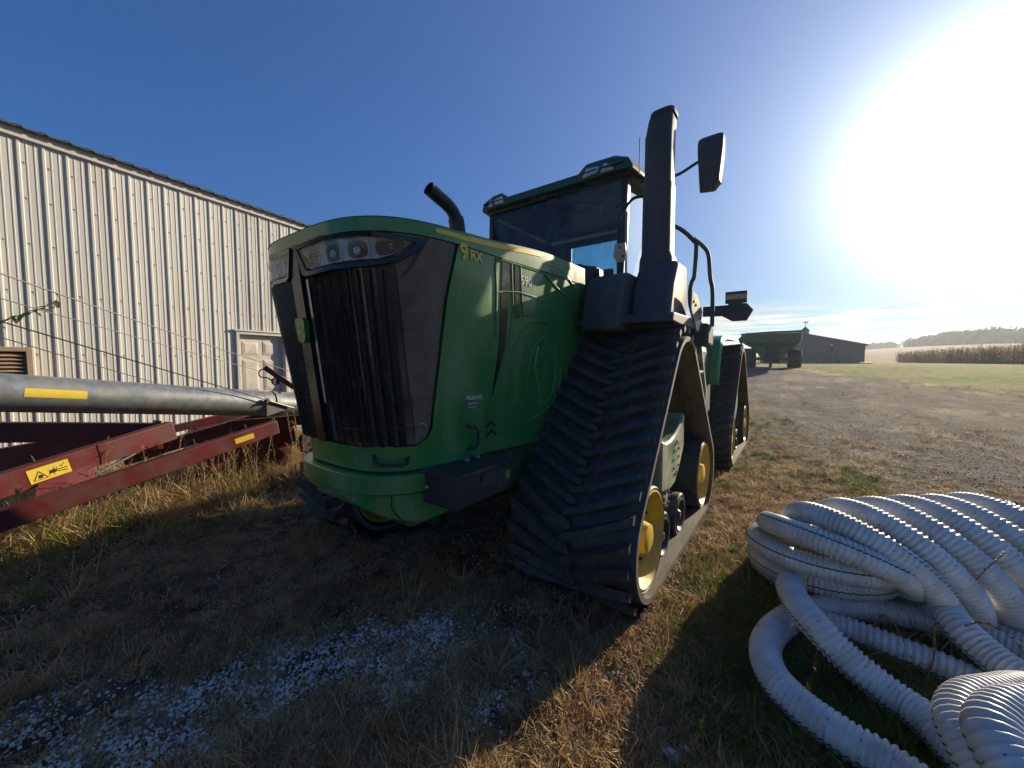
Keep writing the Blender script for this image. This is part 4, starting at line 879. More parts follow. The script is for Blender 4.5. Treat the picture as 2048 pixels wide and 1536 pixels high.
pebs = [tmpl(pebble_mb(k), 'pebble', M['pebble']) for k in range(6)]
gpebs = [tmpl(pebble_mb(20 + k), 'grey_pebble', M['greypebble']) for k in range(3)]
def field_points(n, r0, r1, az0, az1, power=1.0):
    """random points, denser near the viewer's standpoint"""
    u_ = rng.random(n); r = r0 * (r1 / r0) ** (u_ ** power); az = rng.uniform(az0, az1, n); a = np.radians(az - YAW)
    return 2.35 + r * np.sin(a), -2.18 + r * np.cos(a), r, az
def inside_tracks(x, y):
    k = np.zeros(np.shape(x), bool)
    for x0, x1, y0, y1 in ((.70, 1.66, .12, 2.6), (-1.68, -.84, -.15, 2.3), (.70, 1.66, 4.2, 6.7), (-2.0, -1.08, 4.2, 6.7)): k |= (x > x0) & (x < x1) & (y > y0) & (y < y1)
    return k
def wall_out(x, y): return (x - W0.x) * WN.x + (y - W0.y) * WN.y
def place(name, x, y, keep, s0, s1, templates, dz=0.0, tilt=.25):
    x, y = x[keep], y[keep]; z = H(x, y) + micro(x, y) * flatten(x, y) + dz; n = len(x)
    return scatter(name, np.stack([x, y, z], 1), rng.uniform(0, 6.28, n), s0 + (s1 - s0) * rng.random(n) ** 1.7, templates, rng.normal(0, tilt, (n, 2)))
def basic(x, y): return (~inside_tracks(x, y)) & (wall_out(x, y) > .1)
# dead grass carpet, near
x, y, r, az = field_points(66000, .7, 11, -82, 82)
lawn, gravel, green, orange, w, field, n1, n2, _, _ = zones(x, y); rd_ = rng.random(len(x)); n4 = fbm(x * 3.1 + 5, y * 3.1, 4)
place('dead_grass', x, y, basic(x, y) & (rd_ < ss(.32, .58, n4) * (1 - w * .93) * (1 - gravel * .8) + .08), .6, 1.25, dead)
x, y, r, az = field_points(11500, .9, 12, -82, 80)
lawn, gravel, green, orange, w, field, n1, n2, _, _ = zones(x, y); rd_ = rng.random(len(x)); n4 = fbm(x * 1.6 + 15, y * 1.6, 4)
leftw = ss(.2, -2.2, x)
place('long_dead_grass', x, y, basic(x, y) & (rd_ < ss(.42, .66, n4) * (1 - w) * (1 - gravel) * (.35 + .65 * leftw)), .5, 1.15, deadlong, tilt=.35)
x, y, r, az = field_points(9000, 1.4, 10, 5, 60)
lawn, gravel, green, orange, w, field, n1, n2, _, _ = zones(x, y); rd_ = rng.random(len(x))
place('rusty_dead_clover', x, y, basic(x, y) & (rd_ < orange * .9), .5, 1.1, rusty)
x, y, r, az = field_points(26000, 1.3, 13, 8, 62)
lawn, gravel, green, orange, w, field, n1, n2, _, _ = zones(x, y); rd_ = rng.random(len(x))
heap = ss(1.6, .7, np.hypot((x - 2.95) / 1.0, (y - .75) / 1.1))
place('short_green_grass', x, y, basic(x, y) & (rd_ < np.maximum(green * .95, heap * .9)), .5, 1.15, greent)
x, y, r, az = field_points(5200, 1.5, 7, 20, 62)
heap = ss(1.3, .8, np.hypot((x - 2.95) / .85, (y - .65) / 1.0)); rd_ = rng.random(len(x)); n4 = fbm(x * 2.6 + 15, y * 2.6, 3)
place('tall_green_grass', x, y, basic(x, y) & (rd_ < heap * ss(.45, .6, n4) * .6) & ~((np.hypot(x - 2.3, y - .2) < .35)), .45, 1.0, tallg)
# green weeds under the auger
x, y, r, az = field_points(9000, 2.2, 8, -64, -18)
band = np.exp(-((x + 3.5) / 1.0) ** 2); rd_ = rng.random(len(x)); n4 = fbm(x * 1.9 + 25, y * 1.9, 3)
place('rank_green_weeds', x, y, basic(x, y) & (rd_ < band * .22 * ss(.38, .6, n4) * ss(.9, -.8, y)), .8, 1.8, tallg)
x, y, r, az = field_points(15000, 2.6, 12, -64, -10)
band = ss(-1.7, -2.9, x); rd_ = rng.random(len(x)); n4 = fbm(x * 1.7 + 45, y * 1.7, 3)
place('rank_dead_grass', x, y, basic(x, y) & (rd_ < band * .7 * ss(.36, .6, n4)), .9, 2.0, deadlong, tilt=.3)
# stones
x, y, r, az = field_points(150000, 1.0, 6, -62, 50)
lawn, gravel, green, orange, w, field, n1, n2, _, _ = zones(x, y); rd_ = rng.random(len(x)); n4 = fbm(x * 5 + 5, y * 5, 3)
place('white_gravel', x, y, basic(x, y) & (rd_ < np.clip(w ** 1.2 * 1.0 * ss(.33, .57, n4 * .6 + n2 * .4) + .05 * (x < 2.4), 0, 1)),   .0025, .0115, pebs + gpebs[:2], dz=.0, tilt=.5)
x, y, r, az = field_points(42000, 2.2, 13, 5, 62)
lawn, gravel, green, orange, w, field, n1, n2, _, _ = zones(x, y); rd_ = rng.random(len(x))
place('grey_gravel', x, y, basic(x, y) & (rd_ < gravel * .9 + .02), .003, .011, gpebs, dz=.002, tilt=.5)
x, y, r, az = field_points(2600, 5.5, 26, 24, 62)
lawn, gravel, green, orange, w, field, n1, n2, _, _ = zones(x, y); rd_ = rng.random(len(x)); n4 = fbm(x * .8 + 5, y * .5, 4)
place('dead_grass_tufts_on_drive', x, y, rd_ < (gravel * ss(.48, .6, n4) + ss(-3.2, -1, lawn_side(x, y)) * (1 - lawn) * .8), .8, 1.7, dead)
# a few larger stones in the lit strip
for k, (sx, sy, sr) in enumerate(((1.985, -.56, .033), (2.03, -.50, .022), (1.93, -.47, .02), (2.06, -.62, .018))):
    mb = pebble_mb(60 + k); o = mb.build('white_stone', M['pebble']); o.scale = (sr, sr, sr); o.location = (sx, sy, G(sx, sy) + sr * .35)
    tag(o, ['largest white stone at the bottom edge right of the track', 'round white stone just behind the largest one', 'small white stone left of the largest one', 'small white stone right of the largest one, nearest the frame edge'][k], 'stone')

# ---- tall dry weed stalks round the auger
def weed_mb(seed, h):
    r_ = random.Random(seed); mb = MB(); lf = MB(); p = Vector((0, 0, -.02)); d = Vector((r_.uniform(-.12, .12), r_.uniform(-.12, .12), 1)).normalized(); pts = [p.copy()]
    n_ = 9
    for k in range(n_):
        p = p + d * h / n_; d = (d + Vector((r_.uniform(-.09, .09), r_.uniform(-.09, .09), 0))).normalized(); pts.append(p.copy())
    mb.tube(pts, [.0045 * (1 - k / n_ * .7) + .001 for k in range(n_ + 1)], 5)
    for k in range(46):
        t = r_.uniform(.35, 1); q = pts[min(n_, int(t * n_))].lerp(pts[min(n_, int(t * n_) + 1)], r_.random()) if int(t * n_) < n_ else pts[-1]
        a = r_.uniform(0, 6.28); blade(lf, q, a, r_.uniform(.012, .04), r_.uniform(.006, .013), r_.uniform(.4, 1.8), r_.uniform(-1, 1), 2)
    for k in range(5):
        t = r_.uniform(.35, .9); q = pts[int(t * n_)]; a = r_.uniform(0, 6.28); e = q + Vector((math.cos(a) * .07, math.sin(a) * .07, .11)) * r_.uniform(.6, 1.5); mb.tube([q, q.lerp(e, .5) + Vector((0, 0, .01)), e], [.002, .0015, .001], 4)
        for j in range(6): blade(lf, q.lerp(e, r_.uniform(.4, 1)), r_.uniform(0, 6.28), r_.uniform(.01, .03), .009, r_.uniform(.4, 1.8), 0, 2)
    return mb, lf
wm = []
for k in range(7):
    a, b = weed_mb(100 + k, .62 + .07 * k); wm.append((a.mesh('dry_weed_stem', M['weed']), b.mesh('dry_weed_leaves', M['straw'])))
wspots = []
r_ = random.Random(5)
while len(wspots) < 96:
    y_ = r_.uniform(-1.9, 1.6); x_ = -3.25 + r_.gauss(0, .42) + (-.15 * y_)
    if x_ > -2.75 + .0: continue
    wspots.append((x_, y_))
for k, (x_, y_) in enumerate(wspots):
    a, b = wm[k % 7]; wl_, wg_ = (('tall dry weed stalk in the clump by the intake hopper near the tractor nose', 'dry weeds by the intake hopper') if y_ > .1 else ('tall dry weed stalk behind the middle of the lower red arm', 'dry weeds behind the lower arm') if y_ > -1.0 else ('tall dry weed stalk at the left under the labelled red arm', 'dry weeds under the labelled arm')); rt = thing('dry_weed', wl_, 'weed', (x_, y_, G(x_, y_)), r_.uniform(0, 6.28), wg_)
    sc_ = r_.uniform(.6, 1.05); rt.scale = (sc_, sc_, sc_); linkmesh('stem', a, rt); linkmesh('seed_heads', b, rt)
# brown weed wands among the pipes
for k, (pts) in enumerate(([(3.05, .98, 0), (3.12, 1.0, .28), (3.22, 1.02, .48), (3.30, 1.03, .62)], [(2.92, .62, 0), (2.86, .72, .16), (2.80, .78, .20), (2.74, .72, .10)], [(2.93, .55, 0), (2.95, .52, .2), (2.94, .50, .36)], [(3.0, .8, 0), (3.1, .72, .3), (3.2, .68, .34), (3.3, .6, .25)])):
    P = catmull(pts, 8); rt = thing('weed_wand', ['upright brown seed spike in front of the leaning coil', 'brown wiry weed arching over the green grass beside the hairpin pipe', 'short brown seed spike in front of the hairpin pipe', 'long reddish weed stem lying across the hairpin pipe'][k], 'weed', pts[0])
    inv = Matrix.Translation(-Vector(pts[0])); mb = MB().tube(P, .0028, 5); o = mb.build('stem', M['weed'], rt); o.matrix_basis = inv
    lf = MB(); q_ = random.Random(k)
    for j in range(90): blade(lf, P[q_.randint(len(P) // 3, len(P) - 1)], q_.uniform(0, 6.28), q_.uniform(.008, .02), .006, q_.uniform(.3, 2), 0, 2)
    for j in range(5): blade(lf, P[q_.randint(2, len(P) - 1)], q_.uniform(0, 6.28), q_.uniform(.03, .06), .014, q_.uniform(.3, 1.5), .5, 3)
    o = lf.build('leaves', M['rust_leaf'], rt); o.matrix_basis = inv
# climbing vine reaching in at the left, in front of the wall
vt = thing('vine', 'thin green vine with curled leaves reaching in at the left before the cream wall', 'vine', (-4.2, -2.6, 0))
P = catmull([(-4.2, -2.6, 0), (-4.3, -2.5, 1.0), (-4.25, -2.4, 1.75), (-4.3, -2.05, 2.08), (-4.32, -1.85, 2.2), (-4.3, -1.70, 2.33)], 8)
inv = Matrix.Translation(-Vector(vt.location)); o = MB().tube(P, .005, 6).build('stem', M['weedleaf'], vt); o.matrix_basis = inv
q_ = random.Random(3)
for j in range(16):
    lf = MB(); p = P[int(len(P) * (.45 + .55 * j / 16))]; a = q_.uniform(0, 6.28); L_ = q_.uniform(.06, .10); d = Vector((math.cos(a), math.sin(a), q_.uniform(-.6, .1))).normalized(); s_ = d.cross(Vector((q_.uniform(-.5, .5), q_.uniform(-.5, .5), 1))).normalized()
    prof_ = [(0, .0), (.2, .55), (.45, .8), (.7, .6), (.9, .25), (1, 0)]
    up_ = s_.cross(d); v = []
    for t, w_ in prof_: c_ = p + d * L_ * t - Vector((0, 0, 1)) * L_ * .5 * t * t; v += [c_ - s_ * w_ * L_ * .5 + up_ * .008, c_, c_ + s_ * w_ * L_ * .5 + up_ * .008]
    lf.add(v, [(3 * k, 3 * k + 1, 3 * k + 4, 3 * k + 3) for k in range(5)] + [(3 * k + 1, 3 * k + 2, 3 * k + 5, 3 * k + 4) for k in range(5)])
    o = lf.build('leaf', M['weedleaf'], vt); o.matrix_basis = inv

# ---- standing corn
def corn_mb(seed):
    r_ = random.Random(seed); mb = MB(); h = r_.uniform(2.2, 2.7); mb.tube([(0, 0, 0), (r_.uniform(-.05, .05), 0, h * .6), (r_.uniform(-.15, .15), r_.uniform(-.15, .15), h)], [.02, .016, .006], 5)
    for k in range(12):
        blade(mb, (0, 0, .3 + k * .17), r_.uniform(0, 6.28), r_.uniform(.5, .85), .075, r_.uniform(.35, .8), r_.uniform(1.2, 2.2), 5)
    for k in range(5): blade(mb, (0, 0, h - .05), r_.uniform(0, 6.28), .28, .02, r_.uniform(.1, .7), .3, 2)
    return mb
cornt = [tmpl(corn_mb(k), 'corn_plant', M['corn'] if k < 3 else M['corn_green']) for k in range(6)]
cA, cB = gpos(44.9, 139), gpos(56, 71)
n = 3600; t = rng.random(n); dpt = rng.random(n) ** 1.8 * 26
dirv = (cB - cA); nv = Vector((-dirv.y, dirv.x, 0)).normalized(); nv = nv if nv.dot(cA - CAM) > 0 else -nv
x = cA.x + dirv.x * t + nv.x * dpt + rng.normal(0, .3, n); y = cA.y + dirv.y * t + nv.y * dpt + rng.normal(0, .3, n)
scatter('standing_corn', np.stack([x, y, H(x, y)], 1), rng.uniform(0, 6.28, n), rng.uniform(.8, 1.12, n), cornt, rng.normal(0, .08, (n, 2)))
# ---- far wood
def crown_mb(seed):
    r_ = random.Random(seed); mb = MB()
    for k in range(520):
        a = r_.uniform(0, 6.28); zc_ = r_.uniform(-.25, 1); rad_ = math.sqrt(max(0, 1 - zc_ ** 2)) * r_.uniform(.6, 1.05)
        lump = 1 + .55 * mnoise.noise(Vector((math.cos(a) * 1.5 + seed, math.sin(a) * 1.5, zc_ * 2)))
        p = Vector((math.cos(a) * rad_ * .62 * lump, math.sin(a) * rad_ * .62 * lump, .5 + zc_ * .5 * lump)); s_ = r_.uniform(.03, .07)
        d1 = Vector((r_.gauss(0, 1), r_.gauss(0, 1), r_.gauss(0, 1))).normalized(); d2 = d1.orthogonal().normalized()
        mb.add([p - d1 * s_, p + d2 * s_, p + d1 * s_, p - d2 * s_], [(0, 1, 2, 3)])
    mb.tube([(0, 0, -.3), (0, 0, .5)], [.04, .02], 6)
    return mb
crowns = [tmpl(crown_mb(k), 'tree_crown', M['treeleaf'], False) for k in range(4)]
pts = []; 
for k in range(360):
    az = rng.uniform(46.0, 64); rr = rng.uniform(500, 540) - (az - 46) * 4
    p = gpos(az, rr, -4); pts.append((*p, rng.uniform(9, 15) * (.75 + .25 * float(ss(46, 48.5, az)))))
for k in range(26):
    az = rng.uniform(42.2, 44.6); p = gpos(az, rng.uniform(620, 640), -1); pts.append((*p, rng.uniform(6, 11)))
for k in range(30):
    az = rng.uniform(20, 43); p = gpos(az, rng.uniform(800, 840), -2); pts.append((*p, rng.uniform(5, 10)))
pts = np.array(pts); scatter('far_wood', pts[:, :3], rng.uniform(0, 6.28, len(pts)), pts[:, 3], crowns)

# ---- autumn air
hz = MB().box((-2400, -2400, -1.5), (2400, 2400, 36)).build('haze', None); tag(hz, kind='stuff')
hm = bpy.data.materials.new('morning_haze'); hm.use_nodes = True; hn_, hl_ = hm.node_tree.nodes, hm.node_tree.links; hn_.clear()
ho_ = hn_.new('ShaderNodeOutputMaterial'); pv = hn_.new('ShaderNodeVolumePrincipled'); pv.inputs['Color'].default_value = (.80, .90, 1, 1); pv.inputs['Density'].default_value = .0006; pv.inputs['Anisotropy'].default_value = .35
hl_.new(pv.outputs[0], ho_.inputs['Volume']); hz.data.materials.clear(); hz.data.materials.append(hm)
scene.cycles.volume_bounces = 0

# ------------------------------------------------------------------ the tractor (its own axes: nose towards -Y, X = its left side)
TR = thing('tracked_tractor', 'large green articulated tractor on four tall rubber tracks between shed and pipe coils', 'tractor', (0, 0, 0))
def T(mb, name, m, parent=None, **k): return mb.build(name, m, parent or TR, **k)
# ---- bonnet surface, a function of the distance u round from the nose and the height z
def hp(z):
    k2 = max(0, min(1, (z - 1.05) / 1.37))
    return .62 + .17 * k2, -.93 - .17 * k2, -.05 - .10 * k2, .74 + .08 * k2
_ht = {}
def htab(z):
    q = round(z, 3)
    if q not in _ht:
        w_, y0, y1, we = hp(q); a = np.linspace(0, math.pi / 2, 300)
        X = w_ * np.sin(a) ** (2 / 3.5); Y = y1 - (y1 - y0) * np.cos(a) ** (2 / 3.5)
        _ht[q] = (np.concatenate([[0], np.cumsum(np.hypot(np.diff(X), np.diff(Y)))]), X, Y, w_, y1, we)
    return _ht[q]
def hs(u, z):
    p = hs0(u, z)
    if u < 0: p.x *= 1 - .14 * (lambda t: t * t * (3 - 2 * t))(min(1, max(0, (2.2 - z) / 1.1)))
    return p
def hs0(u, z):
    s_, X, Y, w_, y1, we = htab(z); L_ = s_[-1]; a = abs(u); sg = 1 if u >= 0 else -1
    if a <= L_: return Vector((sg * float(np.interp(a, s_, X)), float(np.interp(a, s_, Y)), z))
    k = min(1, (a - L_) / .9); return Vector((sg * (w_ + (we - w_) * math.sin(k * math.pi / 2)), y1 + a - L_, z))
def hn(u, z):
    e = .012; a = hs(u + e, z) - hs(u - e, z); b = hs(u, z + e) - hs(u, z - e); return a.cross(b).normalized()
def ho(u, z, o=0.): return hs(u, z) + hn(u, z) * o
def hpatch(fn_u0, fn_u1, z0, z1, off, thick, nu=16, nz=10):
    """solid panel lying on the bonnet between two edges u0(z), u1(z); z0, z1 may be functions of the fraction across"""
    mb = MB()
    def fn(a, b):
        za = z0(a) if callable(z0) else z0; zb = z1(a) if callable(z1) else z1; z = za + (zb - za) * b
        u_ = fn_u0(z) + (fn_u1(z) - fn_u0(z)) * a
        return ho(u_, z, off), ho(u_, z, off - thick)
    return mb.grid(fn, nu, nz, thick=True)
def K(v): return lambda z: v
HEND = 2.62      # u at the rear end of the bonnet
def edge(z): return float(np.interp(z, [1.15, 1.20, 1.26, 1.33, 2.01, 2.34], [.66, .745, .775, .79, .965, 1.09]))
T(hpatch(K(-HEND), K(HEND), .98, 2.36, -.035, .03, 90, 14), 'bonnet_inner_shell', M['plastic'])
for sg in (1, -1):
    T(hpatch((lambda z: edge(z)) if sg > 0 else (lambda z: -HEND), (lambda z: HEND) if sg > 0 else (lambda z: -edge(z)), 1.15, 2.316, 0, .028, 40, 26), 'bonnet_side_panel', M['green'])
T(hpatch(K(-HEND), K(HEND), 1.005, 1.149, 0, .028, 110, 3), 'bonnet_chin', M['green'])
def zt(u): return 2.388 + .072 * float(ss(1.0, 2.1, abs(u)))
T(hpatch(K(-HEND), K(HEND), 2.321, lambda a: zt(-HEND + 2 * HEND * a), .006, .04, 110, 4), 'bonnet_top_band', M['green'])
# domed bonnet top
mb = MB(); loops = []
for k, (ins, zz_) in enumerate(((0, .0008), (.03, .012), (.10, .022), (.25, .030), (.45, .034))):
    lp = []
    for i in range(101):
        u_ = -HEND + 2 * HEND * i / 100; p = hs(u_, 2.42); n_ = Vector((p.x, p.y - .9, 0)); q = p.copy(); q.x *= (1 - ins); q.y = p.y + (1.3 - p.y) * ins * .35 if p.y < 1.3 else p.y; 
        q += hn(u_, 2.42) * .006; q.z = zt(u_) + zz_; lp.append(q)
    loops.append(lp)
n_ = 101
v = [p for lp in loops for p in lp] + [Vector((0, loops[-1][i].y, loops[-1][i].z + .004)) for i in range(n_)]
mb.add(v, [(k * n_ + i, k * n_ + i + 1, (k + 1) * n_ + i + 1, (k + 1) * n_ + i) for k in range(len(loops)) for i in range(n_ - 1)])
T(mb, 'bonnet_top', M['green'])
T(MB().box((-.80, 1.2, 1.0), (.80, 1.28, 2.49)), 'bonnet_rear_bulkhead', M['plastic'])
T(MB().beam((.835, 1.30, 1.9), (.80, 1.30, 2.52), .07, .10, (0, 1, 0)).beam((.80, 1.30, 2.50), (.55, 1.30, 2.56), .08, .10, (0, 1, 0)), 'cowl_seal', M['plastic'], bevel=.01)
# seam and handle details
for sg in (1,):
    T(MB().grid(lambda a, b: (ho(1.16 + .76 * a, zt(1.16 + .76 * a) - .040 + .028 * b, .0085), ho(1.16 + .76 * a, zt(1.16 + .76 * a) - .040 + .028 * b, .006)), 24, 1, thick=True), 'yellow_stripe', M['yellow_decal'])
    T(MB().grid(lambda a, b: (ho(.93 + .228 * a, 2.350 + .024 * b, .0085), ho(.93 + .228 * a, 2.350 + .024 * b, .006)), 10, 1, thick=True), 'yellow_stripe', M['yellow_decal'])
def wrap_text(s_, size, u0, z0, m, name, off=.002, bold=.0, extrude=.0, thick=0, parent=None, shear=0):
    me = text_mesh(s_, size, bold, extrude); bm_ = bmesh.new(); bm_.from_mesh(me)
    bmesh.ops.subdivide_edges(bm_, edges=[e for e in bm_.edges if e.calc_length() > .03], cuts=1)
    for vv_ in bm_.verts:
        x_, y_, z_ = vv_.co; vv_.co = ho(u0 + x_ + shear * y_, z0 + y_, off + max(0, z_))
    bm_.to_mesh(me); bm_.free(); me.materials.clear(); me.materials.append(m)
    o = linkmesh(name, me, parent or TR); return o
wrap_text('9', .125, 1.085, 2.245, M['yellow_decal'], 'model_lettering', .003, .004, .003)
wrap_text('RX', .080, 1.163, 2.255, M['yellow_decal'], 'model_lettering', .003, .003, .003)
wrap_text('590', .085, 1.655, 2.19, M['white_decal'], 'number_lettering', .004, .002, .002)
dl_ = T(MB().grid(lambda a, b: (ho(1.04 + .115 * a, 1.362 + .030 * b, .0035), ho(1.04 + .115 * a, 1.362 + .030 * b, .001)), 6, 1, thick=True), 'dealer_label', M['blue_decal'])
wrap_text('TRULAND', .034, 1.037, 1.402, M['white_decal'], 'dealer_lettering', .003, .0006, 0, parent=dl_, shear=.15)
wrap_text('EQUIPMENT', .017, 1.052, 1.371, M['white_decal'], 'dealer_lettering', .0045, .0002, 0, parent=dl_)
wrap_text('trulandequipment', .011, 1.052, 1.348, M['white_decal'], 'dealer_lettering', .0035, .0002, 0, parent=dl_)
# side openings: black slots, frame bars, number panel, swoosh mouldings
T(hpatch(lambda z: float(np.interp(z, [1.42, 1.75, 2.31], [1.30, 1.40, 1.47])), lambda z: float(np.interp(z, [1.42, 1.75, 2.31], [1.305, 1.46, 1.555])), 1.42, 2.305, .005, .01, 3, 20), 'side_vent', M['plastic_shiny'])
T(hpatch(lambda z: float(np.interp(z, [1.95, 2.31], [1.575, 1.60])), lambda z: float(np.interp(z, [1.95, 2.31], [1.62, 1.665])), 1.95, 2.30, .005, .01, 3, 10), 'side_vent', M['plastic_shiny'])
T(hpatch(K(1.668), K(1.93), 1.985, 2.305, .0035, .006, 6, 6), 'number_panel', M['green'])
for pts in ([(1.47, 2.306), (1.40, 2.28), (1.395, 2.1), (1.36, 1.8)], [(1.40, 2.305), (1.48, 2.311), (1.585, 2.310), (1.70, 2.309), (1.93, 2.308)], [(1.565, 2.306), (1.562, 2.2), (1.555, 2.0), (1.50, 1.8), (1.40, 1.55), (1.31, 1.38)],
            [(1.40, 2.10), (1.47, 2.115), (1.56, 2.125), (1.66, 2.13), (1.93, 2.11)], [(1.66, 2.306), (1.66, 2.2), (1.655, 1.98)], [(1.66, 1.975), (1.78, 2.0), (1.95, 2.06)],
            [(2.0, 1.93), (1.82, 1.95), (1.66, 1.88), (1.54, 1.70), (1.44, 1.45), (1.40, 1.25), (1.36, 1.12)], [(1.72, 1.30), (1.66, 1.36), (1.68, 1.55), (1.76, 1.74), (1.90, 1.84), (2.04, 1.80), (2.04, 1.6), (1.98, 1.42), (1.86, 1.31), (1.72, 1.30)],
            [(1.62, 1.18), (1.75, 1.22), (1.95, 1.30), (2.1, 1.5), (2.14, 1.8)], [(2.0, 2.42), (2.25, 2.36), (2.45, 2.24), (2.55, 2.08), (2.6, 1.9)], [(1.95, 2.30), (2.15, 2.22), (2.4, 2.12), (2.6, 1.9)]):
    P2 = catmull([(p[0], p[1], 0) for p in pts], 8); T(MB().tube([ho(p.x, min(2.38, p.y), .001) for p in P2], .0075, 8), 'pressed_moulding', M['green'])
T(MB().tube([ho(1.80, 1.42, .003), ho(1.76, 1.60, .003), ho(1.82, 1.76, .003)], .006, 6), 'panel_trim', M['steel'])
# D-handle, step arrows
mb = MB(); P2 = [(1.02, 1.235, .0), (1.065, 1.225, .035), (1.09, 1.20, .045), (1.085, 1.11, .045), (1.055, 1.075, .035), (1.01, 1.065, 0)]
T(mb.tube([ho(u_, z, o) for u_, z, o in P2], .0095, 8), 'door_handle', M['plastic'])
for zc_ in (1.22, 1.155):
    T(MB().add([ho(u_, z, .003) for u_, z in ((1.22, zc_ - .02), (1.27, zc_ + .02), (1.32, zc_ - .02), (1.32, zc_ - .04), (1.27, zc_ - .005), (1.22, zc_ - .04))], [(0, 1, 4, 5), (1, 2, 3, 4)]), 'arrow_decal', M['black_decal'], smooth=False)
for uu_, zz_ in ((1.335, 1.245), (1.17, 1.20), (1.17, 1.17), (1.17, 1.12)): T(MB().lathe(ho(uu_, zz_, 0), hn(uu_, zz_), [(0, .008), (.004, .007)], 10), 'bolt', M['black_decal'])
mb = MB(); P2 = [(.40, 1.103, 0), (.415, 1.075, .03), (.45, 1.063, .045), (.55, 1.055, .045), (.585, 1.065, .035), (.60, 1.082, 0)]
T(mb.tube([ho(u_, z - .0, o) for u_, z, o in P2], .011, 8), 'front_handle', M['plastic'])
T(hpatch(K(.38), K(.53), 1.146, 1.158, .006, .012, 8, 1), 'grille_latch', M['green'])
# ---- grille: screens, slats, spine
scr = T(hpatch(lambda z: -edge(z) + .012, lambda z: edge(z) - .012, 1.158, 2.318, -.012, .012, 70, 30), 'grille_screen', M['screen'])
def us(z): return float(np.interp(z, [1.16, 1.5, 2.14], [.655, .665, .685]))
for sg in (1, -1):
    T(hpatch((lambda z: us(z)) if sg > 0 else (lambda z: -edge(z) + .03), (lambda z: edge(z) - .03) if sg > 0 else (lambda z: -us(z)), 1.20, 2.315, .006, .014, 14, 24), 'side_screen', M['screen'])
    # slats
    for k in range(9):
        fr = (k + .45) / 9.0
        def ut(z, fr=fr): return sg * (.085 + (us(z) - .10) * (fr * (1 - .05 * (1 - (z - 1.16) / .98))))
        mb = MB(); nn = 14
        def fn(a, b, ut=ut):
            z = 1.165 + (2.135 - 1.165) * b; u_ = ut(z); w_ = .040 + .008 * math.sin(b * 3)
            o = (.012 + .026 * a) if sg > 0 else (.038 - .026 * a)
            return ho(u_ + (a - .5) * w_, z, o), ho(u_ + (a - .5) * w_, z, o - .008)
        T(mb.grid(fn, 2, nn, thick=True), 'grille_slat', M['plastic_shiny'])
T(hpatch(lambda z: -.075, lambda z: .03, 1.16, 2.316, .030, .04, 5, 30), 'grille_spine', M['plastic_shiny'])
for uu_ in (-.11, .075):
    T(hpatch(lambda z, uu_=uu_: uu_ - .012, lambda z, uu_=uu_: uu_ + .012, 1.4, 2.12, .016, .01, 2, 20), 'mesh_strip', M['steel'])
T(hpatch(K(.17), K(.22), 1.75, 2.06, -.008, .003, 3, 6), 'radiator_fins', mat('radiator_brown', (.18, .08, .06), .7))
# rubber seals hanging over the grille, sticker and hook at lower right
T(hpatch(K(.60), K(.67), 1.385, 1.44, .010, .003, 3, 3), 'screen_sticker', M['darksteel'])
T(MB().tube([ho(.70 + .028 * math.sin(t), 1.255 + .032 * math.cos(t), .012) for t in np.linspace(-.2, 3.3, 14)], .004, 6), 'lifting_hook', M['steel'])
T(MB().tube([ho(u_, 1.27 + .02 * (u_ - .3), .04) for u_ in np.linspace(.25, .68, 12)], .003, 5), 'release_wire', M['plastic'])
